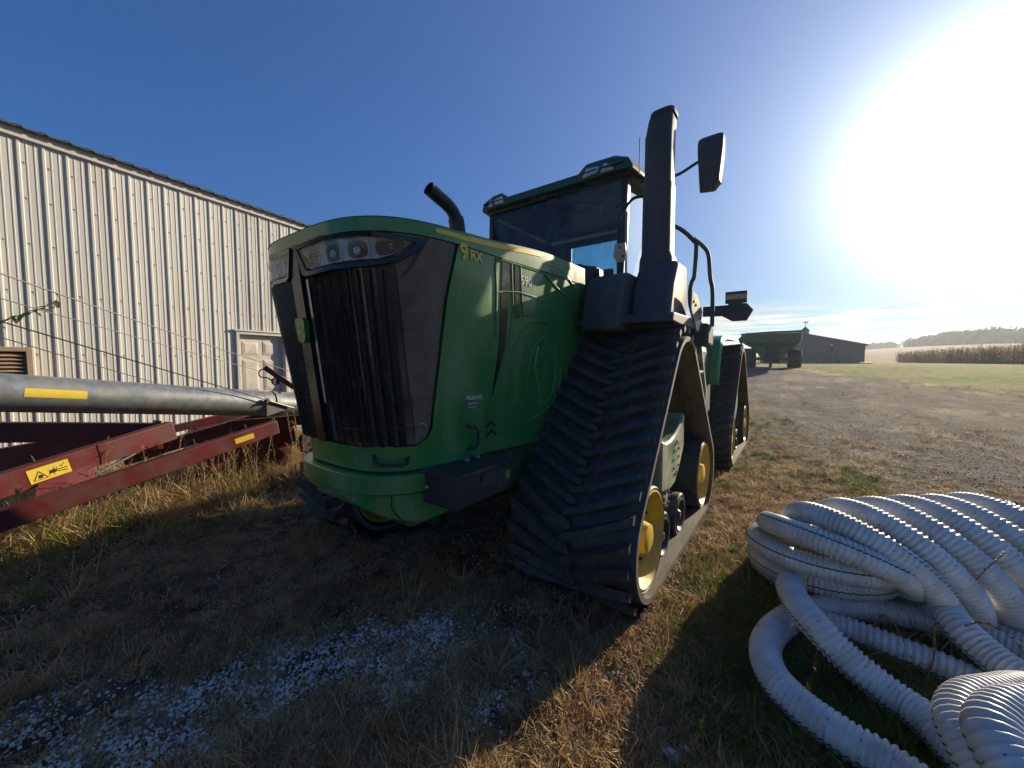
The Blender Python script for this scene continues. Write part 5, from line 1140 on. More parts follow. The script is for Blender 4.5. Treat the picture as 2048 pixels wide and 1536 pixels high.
# ---- headlights
def lamp(sg):
    O = [(.015, 2.305), (.30, 2.315), (.60, 2.315), (.862, 2.298), (.80, 2.235), (.72, 2.178), (.62, 2.150), (.35, 2.136), (.115, 2.128), (.08, 2.145)]
    I = [(.055, 2.280), (.30, 2.289), (.60, 2.288), (.800, 2.277), (.755, 2.235), (.70, 2.198), (.61, 2.178), (.35, 2.166), (.140, 2.158), (.118, 2.166)]
    n_ = len(O); oo = [ho(sg * u_, z, .044) for u_, z in O]; ob = [ho(sg * u_, z, -.01) for u_, z in O]; ii = [ho(sg * u_, z, .036) for u_, z in I]; ib = [ho(sg * u_, z, -.02) for u_, z in I]
    fs = []
    for i in range(n_):
        j = (i + 1) % n_
        fs += [(i, j, 2 * n_ + j, 2 * n_ + i), (i, n_ + i, n_ + j, j), (2 * n_ + i, 2 * n_ + j, 3 * n_ + j, 3 * n_ + i)]
    bz = T(MB().add(oo + ob + ii + ib, fs), 'headlight', M['plastic_shiny'], bevel=.004)
    bz['label'] = 'wide swept headlight cluster with black surround'
    # reflector bowl behind, cell by cell
    us_ = [.06, .24, .41, .57, .76] 
    def zr(u_): return float(np.interp(u_, [.05, .14, .6, .69, .79], [2.20, 2.168, 2.182, 2.21, 2.283])), float(np.interp(u_, [.05, .3, .6, .79], [2.278, 2.287, 2.286, 2.277]))
    for c_ in range(4):
        a0, a1 = us_[c_] + .004, us_[c_ + 1] - .004
        mb = MB()
        def fn(a, b, a0=a0, a1=a1):
            u_ = a0 + (a1 - a0) * a; z0, z1 = zr(u_); z = z0 + (z1 - z0) * b
            dpt = .055 * (1 - (2 * abs(a - .5)) ** 2.5) * (1 - (2 * abs(b - .5)) ** 2.5)
            return ho(sg * u_, z, .012 - dpt)
        T(mb.grid(fn, 14, 10), 'reflector', M['reflector'], bz)
        if c_ in (1, 2):
            uc = (a0 + a1) / 2; z0, z1 = zr(uc); zc_ = (z0 + z1) / 2 - .005; P0 = ho(sg * uc, zc_, -.035); N0 = hn(sg * uc, zc_)
            T(MB().lathe(P0, N0, [(0, .018), (.02, .032), (.032, .033), (.032, .027), (.026, .024)], 20), 'lamp_ring', M['darksteel'], bz)
            T(MB().lathe(P0 + N0 * .024, N0, [(0, .024), (.006, .020), (.010, .010)], 16), 'projector_lens', M['lens'], bz)
            for q in range(5):
                an = q * 2 * math.pi / 5; rt_ = Vector((0, 0, 1)).cross(N0).normalized(); T(MB().lathe(P0 + N0 * .030 + (rt_ * math.cos(an) + Vector((0, 0, 1)) * math.sin(an)) * .015, N0, [(0, .006), (.004, .005)], 8), 'led', M['reflector'], bz)
        else:
            uc = (a0 + a1) / 2 + (.05 if c_ == 3 else .03)
            for q in range(4): 
                zq = 2.205 + q * .018; z0, z1 = zr(uc)
                if z0 + .01 < zq < z1 - .01: T(MB().tube([ho(sg * (uc - .045), zq, -.012), ho(sg * uc, zq, -.004), ho(sg * (uc + .045), zq, -.012)], .0045, 6), 'led_bar', M['lens'], bz)
        if c_: 
            z0, z1 = zr(us_[c_]); T(MB().tube([ho(sg * us_[c_], z0 + (z1 - z0) * t, .016) for t in np.linspace(0, 1, 5)], .0055, 6), 'divider', M['lens'], bz)
    # clear cover
    gl = MB(); k = len(I); cpt = [ho(sg * u_, z, .034) for u_, z in I]; 
    gl.grid(lambda a, b: (lambda u_: ho(sg * u_, zr(u_)[0] - .004 + (zr(u_)[1] - zr(u_)[0] + .008) * b, .030))(.058 + .735 * a), 20, 3)
    T(gl, 'lens_cover', M['clear'], bz)
M['clear'] = glass_mat('clear_lens_cover', (.95, .97, .98), .04, grime=.06)
lamp(1); lamp(-1)
T(hpatch(lambda z: float(np.interp(z, [2.05, 2.16, 2.325], [.66, .76, .875])), lambda z: float(np.interp(z, [2.05, 2.16, 2.325], [.672, .775, .893])), 2.10, 2.314, .012, .016, 2, 12), 'lamp_trim', M['plastic'])
# ---- bumper and weight block
mb = MB()
def tier(z0, z1, off, back, ulim, name, dz=None, nz=3):
    def fn(a, b):
        u_ = -ulim + 2 * ulim * a; z = (z0 if dz is None else z0 + dz(u_)) * (1 - b) + z1 * b
        p = hs(u_, max(1.02, z)); n_ = hn(u_, 1.1); q = Vector((p.x, p.y, z)) + Vector((n_.x, n_.y, 0)).normalized() * off
        return q, q - Vector((n_.x, n_.y, 0)).normalized() * back
    return T(MB().grid(fn, 60, nz, thick=True), name, M['green'], bevel=.006)
tier(.882, .992, .058, .25, .98, 'bumper_tier')
tier(.700, .872, .030, .25, .98, 'weight_block', lambda u_: .145 * (1 - float(ss(.10, .70, u_))) + .02 * float(ss(.70, .9, abs(u_))), 6)
tier_cut = T(MB().tube([ho(.50, 1.03, .0315) + Vector((0, 0, z - 1.03)) + Vector((dx, dx, 0)) for z, dx in ((.871, 0), (.80, .0), (.76, .015), (.71, .05))], .004, 6), 'block_seam', M['black_decal'])
T(MB().lathe((.63, -.69, .915), (.6, -.8, 0), [(0, .012), (.012, .010)], 10), 'bolt', M['steel'])
T(MB().box((-.55, -.75, .66), (.55, .6, .98)), 'front_frame', M['green_dark'], bevel=.02)
T(MB().box((-.42, .2, .52), (.42, 6.6, 1.15)), 'chassis', M['darksteel'], bevel=.03)
T(MB().box((-.62, 1.2, 1.1), (.62, 3.3, 1.95)), 'engine_bay', M['darksteel'], bevel=.03)
# toolbox
tb = T(MB().box((.60, -.69, .815), (.865, -.14, .985)), 'toolbox', M['plastic'], bevel=.008)
T(MB().box((.585, -.705, .9865), (.88, -.13, 1.01)), 'lid', M['plastic'], tb, bevel=.006)
for yy in (-.42, -.32): T(MB().box((.66, yy, 1.011), (.70, yy + .025, 1.035)), 'latch', M['steel'], tb, bevel=.003)
T(MB().box((.8655, -.48, .93), (.875, -.44, .98)), 'hasp', M['darksteel'], tb)
# emblem: the yellow deer on a green shield, on the grille and, small, on the toolbox
DEER = [(-.62, .20), (-.42, .28), (-.22, .20), (-.10, .10), (.02, .16), (.10, .22), (.12, .42), (.06, .52), (.14, .60), (.24, .56), (.36, .40), (.26, .34), (.22, .18), (.26, .02), (.44, .0), (.62, -.16), (.58, -.22), (.40, -.10), (.16, -.16), (-.08, -.12), (-.22, -.02), (-.44, -.34), (-.58, -.50), (-.66, -.46), (-.50, -.28), (-.40, -.02), (-.50, .08)]
ANT = [((.10, .58), (-.04, .74), (.02, .92)), ((-.04, .74), (-.14, .84)), ((.14, .60), (.12, .78), (.22, .94))]
def shield(h, w_):
    pts = []
    for x_, y_ in ((-1, .78), (-.72, 1), (.72, 1), (1, .78), (.92, 0), (.80, -.62), (.52, -.92), (0, -1), (-.52, -.92), (-.80, -.62), (-.92, 0)): pts.append((x_ * w_, y_ * h))
    return pts
def emblem(fn, h, w_, name, flip=1, depth=.04):
    sh = shield(h, w_); n_ = len(sh)
    e = T(MB().add([fn(x_, y_, depth) for x_, y_ in sh] + [fn(x_ * 1.0, y_ * 1.0, 0) for x_, y_ in sh], [tuple(range(n_))] + [(i, (i + 1) % n_, n_ + (i + 1) % n_, n_ + i) for i in range(n_)]), name, M['green'], smooth=False)
    rim = MB(); s2 = [(x_ * .90, y_ * .92) for x_, y_ in sh]; s3 = [(x_ * .82, y_ * .86) for x_, y_ in sh]
    rim.add([fn(x_, y_, depth + .002) for x_, y_ in s2 + s3], [(i, (i + 1) % n_, n_ + (i + 1) % n_, n_ + i) for i in range(n_)]); T(rim, 'emblem_border', M['yellow_decal'], e, smooth=False)
    d = MB(); d.add([fn(flip * x_ * w_ * .92, (y_ - .1) * h * .80, depth + .003) for x_, y_ in DEER], [tuple(range(len(DEER)))])
    for st in ANT + [((-.58, .22), (-.70, .12)), ((.30, 0), (.16, -.36), (.30, -.52)), ((-.30, -.06), (-.26, -.36), (-.42, -.58))]:
        for a, b in zip(st[:-1], st[1:]):
            A_ = Vector((a[0], a[1], 0)); B_ = Vector((b[0], b[1], 0)); dd = (B_ - A_).normalized(); nn_ = Vector((-dd.y, dd.x, 0)) * .05
            d.add([fn(flip * q.x * w_ * .92, (q.y - .1) * h * .80, depth + .0035) for q in (A_ - nn_, B_ - nn_ * .6, B_ + nn_ * .6, A_ + nn_)], [(0, 1, 2, 3)])
    bm_o = T(d, 'leaping_deer', M['yellow_decal'], e, smooth=False); return e
emblem(lambda x_, y_, o: ho(-.005 + x_, 1.835 + y_, .03 + o), .072, .055, 'front_emblem', -1, .028)
emblem(lambda x_, y_, o: Vector((.8655 + o, -.215 + x_, .915 + y_)), .030, .024, 'toolbox_emblem', -1, .002)
# ---- tracks
C1, C2, C3 = Vector((0, .40, .455)), Vector((0, 2.27, .455)), Vector((0, 1.23, 1.415))
RA, RB, RC = .40, .40, .44
def belt_path(n=220):
    """outer line of the belt carcass in the YZ plane, point and outward normal, by arc length"""
    cs = [(C1, RA), (C3, RC), (C2, RB)]; P = []
    ang = []
    for i in range(3):
        (a, ra), (b, rb) = cs[i], cs[(i + 1) % 3]; d = b - a; L_ = math.hypot(d.y, d.z); base = math.atan2(d.z, d.y); off = math.acos((ra - rb) / L_); ang.append(base + off)
    for i in range(3):
        c_, r_ = cs[i]; a_in = ang[i - 1]; a_out = ang[i]
        while a_out > a_in: a_out -= 2 * math.pi
        m_ = max(6, int((a_in - a_out) * 10))
        for k in range(m_ + 1):
            a = a_in + (a_out - a_in) * k / m_; P.append(Vector((0, c_.y + r_ * math.cos(a), c_.z + r_ * math.sin(a))))
    L_ = [0.]; Q = P + [P[0]]
    for a, b in zip(Q[:-1], Q[1:]): L_.append(L_[-1] + (b - a).length)
    def at(s_):
        s_ = s_ % L_[-1]; y_ = np.interp(s_, L_, [q.y for q in Q]); z_ = np.interp(s_, L_, [q.z for q in Q]); return Vector((0, float(y_), float(z_)))
    def fr(s_):
        t_ = (at(s_ + .02) - at(s_ - .02)).normalized(); n_ = Vector((0, -t_.z, t_.y)); cc_ = Vector((0, 1.3, .75))
        if n_.dot(at(s_) - cc_) < 0: n_ = -n_
        return at(s_), t_, n_
    return fr, L_[-1]
bfr, BL = belt_path()
XO, XI = 1.64, .74; XM = (XO + XI) / 2; BW = XO - XI
def belt_mesh():
    mb = MB(); N_ = 150; sec = [(-BW / 2, -.042), (-BW / 2, -.006), (-BW / 2 + .012, 0), (BW / 2 - .012, 0), (BW / 2, -.006), (BW / 2, -.042)]; n_ = len(sec); v = []
    for k in range(N_):
        p, t_, nn_ = bfr(BL * k / N_)
        for x_, o in sec: v.append(Vector((x_, 0, 0)) + p + nn_ * o)
    f = [(k * n_ + i, k * n_ + (i + 1) % n_, ((k + 1) % N_) * n_ + (i + 1) % n_, ((k + 1) % N_) * n_ + i) for k in range(N_) for i in range(n_)]
    mb.add(v, f); me = mb.mesh('track_belt', M['rubber'], True, 30)
    me.materials.append(M['rubber_in']); me.materials.append(M['belt_edge'])
    for p in me.polygons:
        i = p.index % n_
    # inner face and edges by position
    for p in me.polygons:
        c_ = p.center; nx = abs(p.normal.x)
        if nx > .9: p.material_index = 2
        else:
            d_ = min((Vector((0, c_.y, c_.z)) - bfr(BL * k / 60)[0]).length for k in range(60)) if False else 0
            inward = p.normal.dot(Vector((0, 1.3, .75)) - Vector((0, c_.y, c_.z)))
            p.material_index = 1 if inward > 0 else 0
    return me
BM = belt_mesh()
def lug_mesh():
    """one half-width bar, root at the centre, tip swept along the belt; local x across, y along, z out"""
    mb = MB(); W_ = .46; sw = .20; h = .058; w0, w1 = .034, .024; n_ = 6; lo = []; hi = []
    v = []; f = []
    for k in range(n_ + 1):
        t = k / n_; x_ = -.03 + W_ * t; y_ = sw * (t ** 1.15); hh = h * (1 - .35 * max(0, (t - .75) / .25)); e = 1 if t > .02 else .8
        v += [(x_, y_ - w0 * e, -.004), (x_, y_ - w1 * e, hh), (x_, y_ + w1 * e, hh), (x_, y_ + w0 * e, -.004)]
    for k in range(n_):
        for i in range(3): f.append((k * 4 + i, (k + 1) * 4 + i, (k + 1) * 4 + i + 1, k * 4 + i + 1))
    f += [(0, 1, 2, 3), (n_ * 4 + 3, n_ * 4 + 2, n_ * 4 + 1, n_ * 4)]
    return mb.add(v, f).mesh('tread_lug', M['rubber'], True, 30)
LUG = lug_mesh()
def guide_mesh():
    return MB().add([(-.045, -.05, 0), (.045, -.05, 0), (.045, .05, 0), (-.045, .05, 0), (-.028, -.03, -.09), (.028, -.03, -.09), (.028, .03, -.09), (-.028, .03, -.09)], [(0, 1, 2, 3), (7, 6, 5, 4), (0, 4, 5, 1), (1, 5, 6, 2), (2, 6, 7, 3), (3, 7, 4, 0)]).mesh('guide_lug', M['rubber_in'], False)
GL = guide_mesh()
def wheel_mesh(r, w_, rim, dish, hub, rubber=True, bolts=8):
    """disc wheel, axis x, outer face towards +x: tyre band, dished disc, hub"""
    tyre = MB().lathe((0, 0, 0), (1, 0, 0), [(-w_ / 2, rim), (-w_ / 2, r - .012), (-w_ / 2 + .012, r), (w_ / 2 - .012, r), (w_ / 2, r - .012), (w_ / 2, rim)], 48)
    return tyre
def lathe_open(mb, c, prof, n=48):
    k = len(mb.v); mb.lathe(c, (1, 0, 0), prof, n); mb.f = mb.f[:-2]; return mb
def make_wheel(x_, c_, r, w_, rim, disc_m, parent, dish=.05, hub=.10, bolts=10, tyre_m='rubber'):
    e = bpy.data.objects.new('wheel', wheel_mesh(r, w_, rim, dish, hub).mesh('wheel', M[tyre_m], True, 30)) if False else None
    sx = 1
    tyre = lathe_open(MB(), (x_, c_.y, c_.z), [(-w_ / 2, rim - .01), (-w_ / 2, r - .012), (-w_ / 2 + .012, r), (w_ / 2 - .012, r), (w_ / 2, r - .012), (w_ / 2 - .004, rim + .012), (w_ / 2 - .03, rim - .01)])
    to = tyre.build('wheel', M[tyre_m], parent)
    prof = [(-w_ / 2 + .01, .02), (-w_ / 2 + .01, rim - .004), (w_ / 2 - .002, rim + .002), (w_ / 2 + .002, rim - .010), (w_ / 2 - .012, rim - .022), (w_ / 2 - dish, rim - .05), (w_ / 2 - dish, hub + .06), (w_ / 2 - dish + .02, hub), (w_ / 2 - .01, hub - .015), (w_ / 2 + .0, hub * .6), (w_ / 2 + .0, .004)]
    MB().lathe((x_, c_.y, c_.z), (1, 0, 0), prof, 48).build('disc', disc_m, to)
    bm_ = MB()
    for q in range(bolts):
        a = 2 * math.pi * q / bolts; MB2 = Vector((x_ + w_ / 2 - dish, c_.y + math.cos(a) * (hub + .085), c_.z + math.sin(a) * (hub + .085)))
        bm_.lathe(MB2, (1, 0, 0), [(0, .013), (.014, .013), (.014, .007), (.022, .007)], 6)
    bo = bm_.build('wheel_bolts', M['darksteel'], to, smooth=False); bo['kind'] = 'stuff'
    return to
def tripled(o):
    pass
def make_track_unit():
    """one track unit for X > 0; returns its part objects (each direct child of the tractor)"""
    parts = []
    belt = linkmesh('track_belt', BM, TR, Matrix.Translation((XM, 0, 0))); parts.append(belt)
    NL = 52
    for k in range(NL):
        for sd in (1, -1):
            s_ = BL * (k + (.5 if sd < 0 else 0)) / NL
            p, t_, n_ = bfr(s_)
            # tips trail: on the front run the V points down and towards the middle
            yv = -t_ * 1.0
            xv = Vector((sd, 0, 0)); zv = n_; yv = t_
            m4 = Matrix(((xv.x, yv.x, zv.x, 0), (xv.y, yv.y, zv.y, p.y), (xv.z, yv.z, zv.z, p.z), (0, 0, 0, 1)))
            o = linkmesh('tread_lug', LUG, belt, m4)
    gm = MB()
    for k in range(NL):
        p, t_, n_ = bfr(BL * (k + .25) / NL); p = p - n_ * .042
        for vv_ in (0,):
            xv = Vector((1, 0, 0)); m4 = Matrix(((1, 0, 0, XM), (0, t_.y, n_.y, p.y), (0, t_.z, n_.z, p.z), (0, 0, 0, 1)))
            kk = len(gm.v); gm.add([m4 @ Vector(q) for q in [v.co for v in GL.vertices]], [tuple(pp.vertices) for pp in GL.polygons])
    g = gm.build('guide_lugs', M['rubber_in'], TR, smooth=False); g['kind'] = 'stuff'; parts.append(g)
    for c_, nm in ((C1, 'idler'), (C2, 'idler')):
        for x_ in (XM - .285, XM + .285): parts.append(make_wheel(x_, c_, .352, .26, .325, M['yellow'], TR, .09, .11))
        parts.append(MB().cyl((XM - .3, c_.y, c_.z), (XM + .3, c_.y, c_.z), .07, n=20).build('idler_axle', M['green_dark'], TR))
    for y_ in (.95, 1.50):
        c_ = Vector((0, y_, .25))
        for x_ in (XM - .24, XM + .24): parts.append(make_wheel(x_, c_, .195, .24, .15, M['plastic'], TR, .05, .05, 6))
        parts.append(MB().cyl((XM - .3, y_, .25), (XM + .3, y_, .25), .05, n=16).build('roller_axle', M['darksteel'], TR))
    # drive wheel: two rims with a lantern of bars between
    dw = MB().lathe((XM - .16, C3.y, C3.z), (1, 0, 0), [(-.03, .12), (-.03, .375), (.03, .385), (.03, .12)], 48).lathe((XM + .16, C3.y, C3.z), (1, 0, 0), [(-.03, .12), (-.03, .385), (.03, .375), (.03, .30), (0, .26), (-.0, .12)], 48).build('drive_wheel', M['yellow'], TR)
    parts.append(dw)
    br = MB()
    for q in range(18):
        a = 2 * math.pi * q / 18; br.cyl((XM - .15, C3.y + .35 * math.cos(a), C3.z + .35 * math.sin(a)), (XM + .15, C3.y + .35 * math.cos(a), C3.z + .35 * math.sin(a)), .02, n=8)
    b_ = br.build('drive_bars', M['darksteel'], dw); b_['kind'] = 'stuff'
    parts.append(MB().lathe((XM - .4, C3.y, C3.z), (1, 0, 0), [(0, .30), (.3, .30), (.34, .24), (.52, .24), (.55, .16), (.60, .15), (.60, .04)], 36).build('final_drive', M['green_dark'], TR))
    # undercarriage frame: rocker beam and the big casting seen through the belt
    fr = MB(); fr.prism([(XM - .16, .62, .42), (XM - .16, 2.05, .42), (XM - .16, 2.10, .62), (XM - .16, 1.75, .80), (XM - .16, 1.55, 1.12), (XM - .16, .95, 1.12), (XM - .16, .80, .80), (XM - .16, .58, .60)], (.32, 0, 0))
    parts.append(fr.build('undercarriage_frame', M['green_dark'], TR, bevel=.02))
    cv_ = MB(); cvp = [(.92, 1.02), (1.05, .985), (1.2, .985), (1.38, 1.02), (1.56, 1.10), (1.66, 1.17), (1.66, .86), (1.52, .70), (1.36, .58), (1.2, .56), (.92, .60)]
    cv_.prism([(XM + .02, y_, z) for y_, z in cvp], (.32, 0, 0))
    parts.append(cv_.build('frame_cover', M['palegreen'], TR, bevel=.02))
    bt = MB()
    for q in range(12):
        a = 2 * math.pi * q / 12; bt.lathe((XM + .34, 1.36 + .09 * math.cos(a), .80 + .15 * math.sin(a)), (1, 0, 0), [(0, .010), (.012, .009)], 6)
    for q in range(8):
        a = 2 * math.pi * q / 8; bt.lathe((XM + .30, 1.16 + .07 * math.cos(a), .50 + .07 * math.sin(a)), (1, 0, 0), [(0, .015), (.03, .014)], 6)
    b_ = bt.build('cover_bolts', M['steel'], TR, smooth=False); b_['kind'] = 'stuff'; parts.append(b_)
    parts.append(MB().lathe((XM + .1, 1.16, .50), (1, 0, 0), [(0, .10), (.2, .10), (.22, .04)], 24).build('pivot_cap', M['palegreen'], TR))
    return parts
unit = make_track_unit()
def dup_part(o, Mx, parent=None):
    c_ = o.copy(); COL.objects.link(c_)
    if parent is None: c_.parent = TR; c_.matrix_basis = Mx @ o.matrix_basis
    else: c_.parent = parent
    for ch in list(o.children): dup_part(ch, Mx, c_)
    return c_
for o in unit:
    dup_part(o, Matrix.Translation((0, 4.13, 0))); dup_part(o, Matrix.Translation((-2.46, -.30, -.06))); dup_part(o, Matrix.Translation((-2.80, 4.13, -.04)))  # rear left unit moved outwards to throw shade on the red auger beams
# front axle housings
T(MB().cyl((-1.5, C3.y - .1, 1.08), (1.2, C3.y, 1.1), .16, n=24), 'front_axle', M['green_dark'])
T(MB().cyl((-2.2, C3.y + 4.13, 1.06), (1.2, C3.y + 4.13, 1.1), .16, n=24), 'rear_axle', M['green_dark'])
# ---- fender, platform, black housings beside the cab
for sg in (1, -1):
    mb = MB()
    prof = [(.86, 1.95), (.87, 2.0), (.92, 2.025), (1.95, 2.04), (2.05, 2.0), (1.95, 1.94), (1.1, 1.94)]
    mb.prism([(.80 if sg > 0 else -.88, y_, z) for y_, z in prof], (sg * .80, 0, 0)); T(mb, 'track_fender', M['stack'], bevel=.012)
T(MB().prism([(.86, .80, 1.90), (.86, 1.62, 1.90), (.86, 1.62, 2.40), (.86, 1.06, 2.40), (.86, .94, 2.34), (.86, .84, 2.15)], (.34, 0, 0)), 'filter_housing', M['stack'], bevel=.03)
T(MB().prism([(1.205, .98, 1.92), (1.205, 1.62, 1.92), (1.205, 1.60, 2.50), (1.205, 1.26, 2.50), (1.205, 1.10, 2.30)], (.33, 0, 0)), 'stack_base', M['stack'], bevel=.04)
# exhaust stack column, rounded box section with a forward-raked cap
def rsec(cx_, cy_, wx, wy, z, r=.05, k=5, tz=0.):
    P = []
    for qx, qy, a0 in ((1, 1, 0), (-1, 1, 90), (-1, -1, 180), (1, -1, 270)):
        for i in range(k + 1):
            a = R(a0 + 90 * i / k); x_ = cx_ + qx * (wx / 2 - r) + r * math.cos(a); y_ = cy_ + qy * (wy / 2 - r) + r * math.sin(a); P.append((x_, y_, z + tz * (x_ - cx_)))
    return P
def closed_loft(secs):
    n_ = len(secs[0]); mb = MB(); mb.add([p for s_ in secs for p in s_], [(k * n_ + i, k * n_ + (i + 1) % n_, (k + 1) * n_ + (i + 1) % n_, (k + 1) * n_ + i) for k in range(len(secs) - 1) for i in range(n_)] + [tuple(reversed(range(n_))), tuple(range((len(secs) - 1) * n_, len(secs) * n_))]); return mb
T(closed_loft([rsec(1.33, 1.40, .30, .26, 2.3, .05), rsec(1.33, 1.40, .28, .25, 2.54, .05), rsec(1.325, 1.40, .245, .225, 2.60, .05), rsec(1.325, 1.40, .24, .22, 3.18, .05), rsec(1.325, 1.40, .225, .205, 3.185, .05), rsec(1.325, 1.40, .225, .205, 3.60, .05), rsec(1.33, 1.40, .225, .205, 3.66, .05, tz=.5), rsec(1.34, 1.40, .20, .205, 3.755, .05, tz=.25)]), 'exhaust_stack', M['stack'])
T(closed_loft([rsec(1.352, 1.40, .205, .22, 3.752, .06, tz=.05), rsec(1.355, 1.40, .20, .22, 3.785, .06, tz=.05), rsec(1.355, 1.40, .14, .16, 3.80, .06, tz=0)]), 'stack_cap', M['stack'])
# elbow exhaust on the bonnet
ex = catmull([(-.2, .44, 2.46), (-.2, .44, 2.70), (-.2, .43, 2.88), (-.2, .39, 2.985), (-.2, .31, 3.04), (-.205, .21, 3.075), (-.21, .10, 3.115)], 8)
ex = [Vector((p.x, p.y, p.z)) for p in ex]
T(MB().tube(ex, [.072 if k < 22 else .058 for k in range(len(ex))], 24, cap=False).tube(ex, [.064 if k < 22 else .051 for k in range(len(ex))], 24, cap=False), 'exhaust_elbow', M['plastic'])
T(MB().lathe((-.2, .44, 2.44), (0, 0, 1), [(0, .10), (.10, .10), (.14, .085), (.20, .08)], 24), 'exhaust_collar', M['plastic'])
# ---- cab
CX = .92
T(MB().box((-CX, 1.72, 2.08), (CX, 3.30, 2.16)), 'cab_floor', M['plastic'])
def post(p0, p1, w_=.07, d_=.09, name='cab_pillar'): return T(MB().beam(p0, p1, w_, d_, (0, 1, 0)), name, M['plastic'], bevel=.01)
for sg in (1, -1):
    post((sg * .86, 1.72, 2.1), (sg * .88, 1.80, 3.53)); post((sg * .93, 2.62, 2.1), (sg * .93, 2.62, 3.52), .05, .06); post((sg * .86, 3.26, 2.1), (sg * .90, 3.22, 3.52))
gp = lambda name, pts: T(MB().add(pts, [tuple(range(len(pts)))]), name, M['glass'], smooth=False)
gp('windscreen', [(-.84, 1.68, 2.2), (.84, 1.68, 2.2), (.86, 1.76, 3.52), (-.86, 1.76, 3.52)])
for sg in (1, -1):
    gp('side_window', [(sg * .885, 1.76, 2.25), (sg * .94, 2.60, 2.25), (sg * .94, 2.60, 3.48), (sg * .87, 1.90, 3.48)])
    gp('side_window', [(sg * .94, 2.64, 2.4), (sg * .88, 3.24, 2.4), (sg * .91, 3.20, 3.48), (sg * .94, 2.64, 3.48)])
    T(MB().beam((sg * .885, 1.74, 2.21), (sg * .94, 2.62, 2.21), .05, .09), 'door_sill', M['plastic'], bevel=.008)
gp('rear_window', [(-.84, 3.25, 2.5), (.84, 3.25, 2.5), (.86, 3.22, 3.48), (-.86, 3.22, 3.48)])
T(MB().box((-.9, 3.24, 2.1), (.9, 3.28, 2.50)), 'rear_panel', M['plastic'])
T(MB().box((-.9, 3.27, 3.40), (.9, 3.30, 3.50)).box((-.9, 3.27, 2.5), (-.52, 3.30, 3.40)), 'rear_header', M['plastic'])
T(MB().box((-.93, 1.88, 2.70), (-.90, 3.2, 3.50)).box((-.93, 2.75, 2.16), (-.90, 3.2, 3.2)), 'added_window_blind', M['seat'])  # dark sheet added inside the right window to cut the light through it
# roof: green cap stepped down in the middle of its front edge, black headliner and light pods at both ends
def roofsec(y_, z0, z1, w_, r=.05): return rsec(0, 0, 2 * w_, .1, 0, r)
mb = MB()
top = [(-.98, 3.60), (-.93, 3.685), (-.80, 3.735), (-.63, 3.745), (-.55, 3.69), (.30, 3.69), (.38, 3.745), (.80, 3.735), (.93, 3.685), (.98, 3.60), (.98, 3.56), (-.98, 3.56)]
top = [(-.99, 3.60), (-.94, 3.685), (-.80, 3.735), (-.66, 3.74), (-.57, 3.668), (.42, 3.668), (.50, 3.75), (.80, 3.745), (.94, 3.69), (.99, 3.60), (.99, 3.57), (-.99, 3.57)]
def roofloop(y_, s_, dz): return [(x_ * s_, y_, 3.57 + (z - 3.57) * dz + (.02 if y_ > 2 else 0)) for x_, z in top]
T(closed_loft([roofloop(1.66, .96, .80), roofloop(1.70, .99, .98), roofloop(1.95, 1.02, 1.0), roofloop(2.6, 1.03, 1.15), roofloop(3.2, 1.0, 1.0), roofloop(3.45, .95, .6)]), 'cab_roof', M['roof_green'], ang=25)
T(closed_loft([[(x_, y_, z) for x_, y_ in ((-.93, 1.72), (.93, 1.72), (.98, 2.0), (.98, 3.2), (.92, 3.36), (-.92, 3.36), (-.98, 3.2), (-.98, 2.0))] for z in (3.525, 3.575)]), 'roof_liner', M['plastic_shiny'], bevel=.01)
for sg, xs in ((1, ((.46, .62), (.66, .90))), (-1, ((.60, .74), (.77, .92)))):
    for q, (a, b) in enumerate(xs):
        yb = 1.672 if q == 0 else 1.70
        o = T(MB().prism([(sg * a, 1.635, 3.585), (sg * b, 1.635 + (.04 if q else 0), 3.60), (sg * (b + .03), 1.665 + (.05 if q else 0), 3.675), (sg * (a + .03), 1.655, 3.68)], (0, .05, 0)), 'work_light', M['lens'], bevel=.006)
        T(MB().box((min(sg * (a + .01), sg * (b - .0)), 1.63, 3.625), (max(sg * (a + .01), sg * b), 1.637 + (.03 if q else 0), 3.635)), 'lamp_bar', M['darksteel'], o)
T(MB().lathe((.72, 2.3, 3.76), (0, 0, 1), [(0, .09), (.03, .085), (.05, .05)], 20), 'roof_antenna_dome', M['roof_green'])
T(MB().cyl((1.03, 1.74, 3.5), (1.03, 1.74, 3.86), .005, n=6), 'aerial', M['plastic'])
# interior
T(MB().prism([(-.30, 2.45, 2.45), (-.30, 2.95, 2.45), (-.30, 3.02, 2.62), (-.30, 2.45, 2.62)], (.60, 0, 0)), 'driver_seat', M['seat'], bevel=.05)
T(MB().prism([(-.27, 2.92, 2.55), (-.27, 3.04, 2.55), (-.27, 3.10, 2.92), (-.27, 3.02, 2.96)], (.54, 0, 0)), 'seat_back', M['seat'], bevel=.05)
T(MB().box((-.2, 2.5, 2.15), (.2, 2.9, 2.46)), 'seat_pedestal', M['plastic'])
T(MB().beam((0, 1.95, 2.15), (0, 2.15, 2.72), .16, .14, (0, 1, 0)), 'steering_column', M['plastic'], bevel=.03)
T(MB().tube([(0 + .19 * math.cos(a), 2.18 + .17 * math.sin(a), 2.80 + .08 * math.sin(a)) for a in np.linspace(0, 2 * math.pi, 25)], .016, 8, cap=False), 'steering_wheel', M['plastic'])
T(MB().tube(catmull([(.05, 1.66, 3.44), (.35, 1.62, 3.36), (.70, 1.60, 3.26)], 6), .010, 6), 'wiper_arm', M['plastic'])
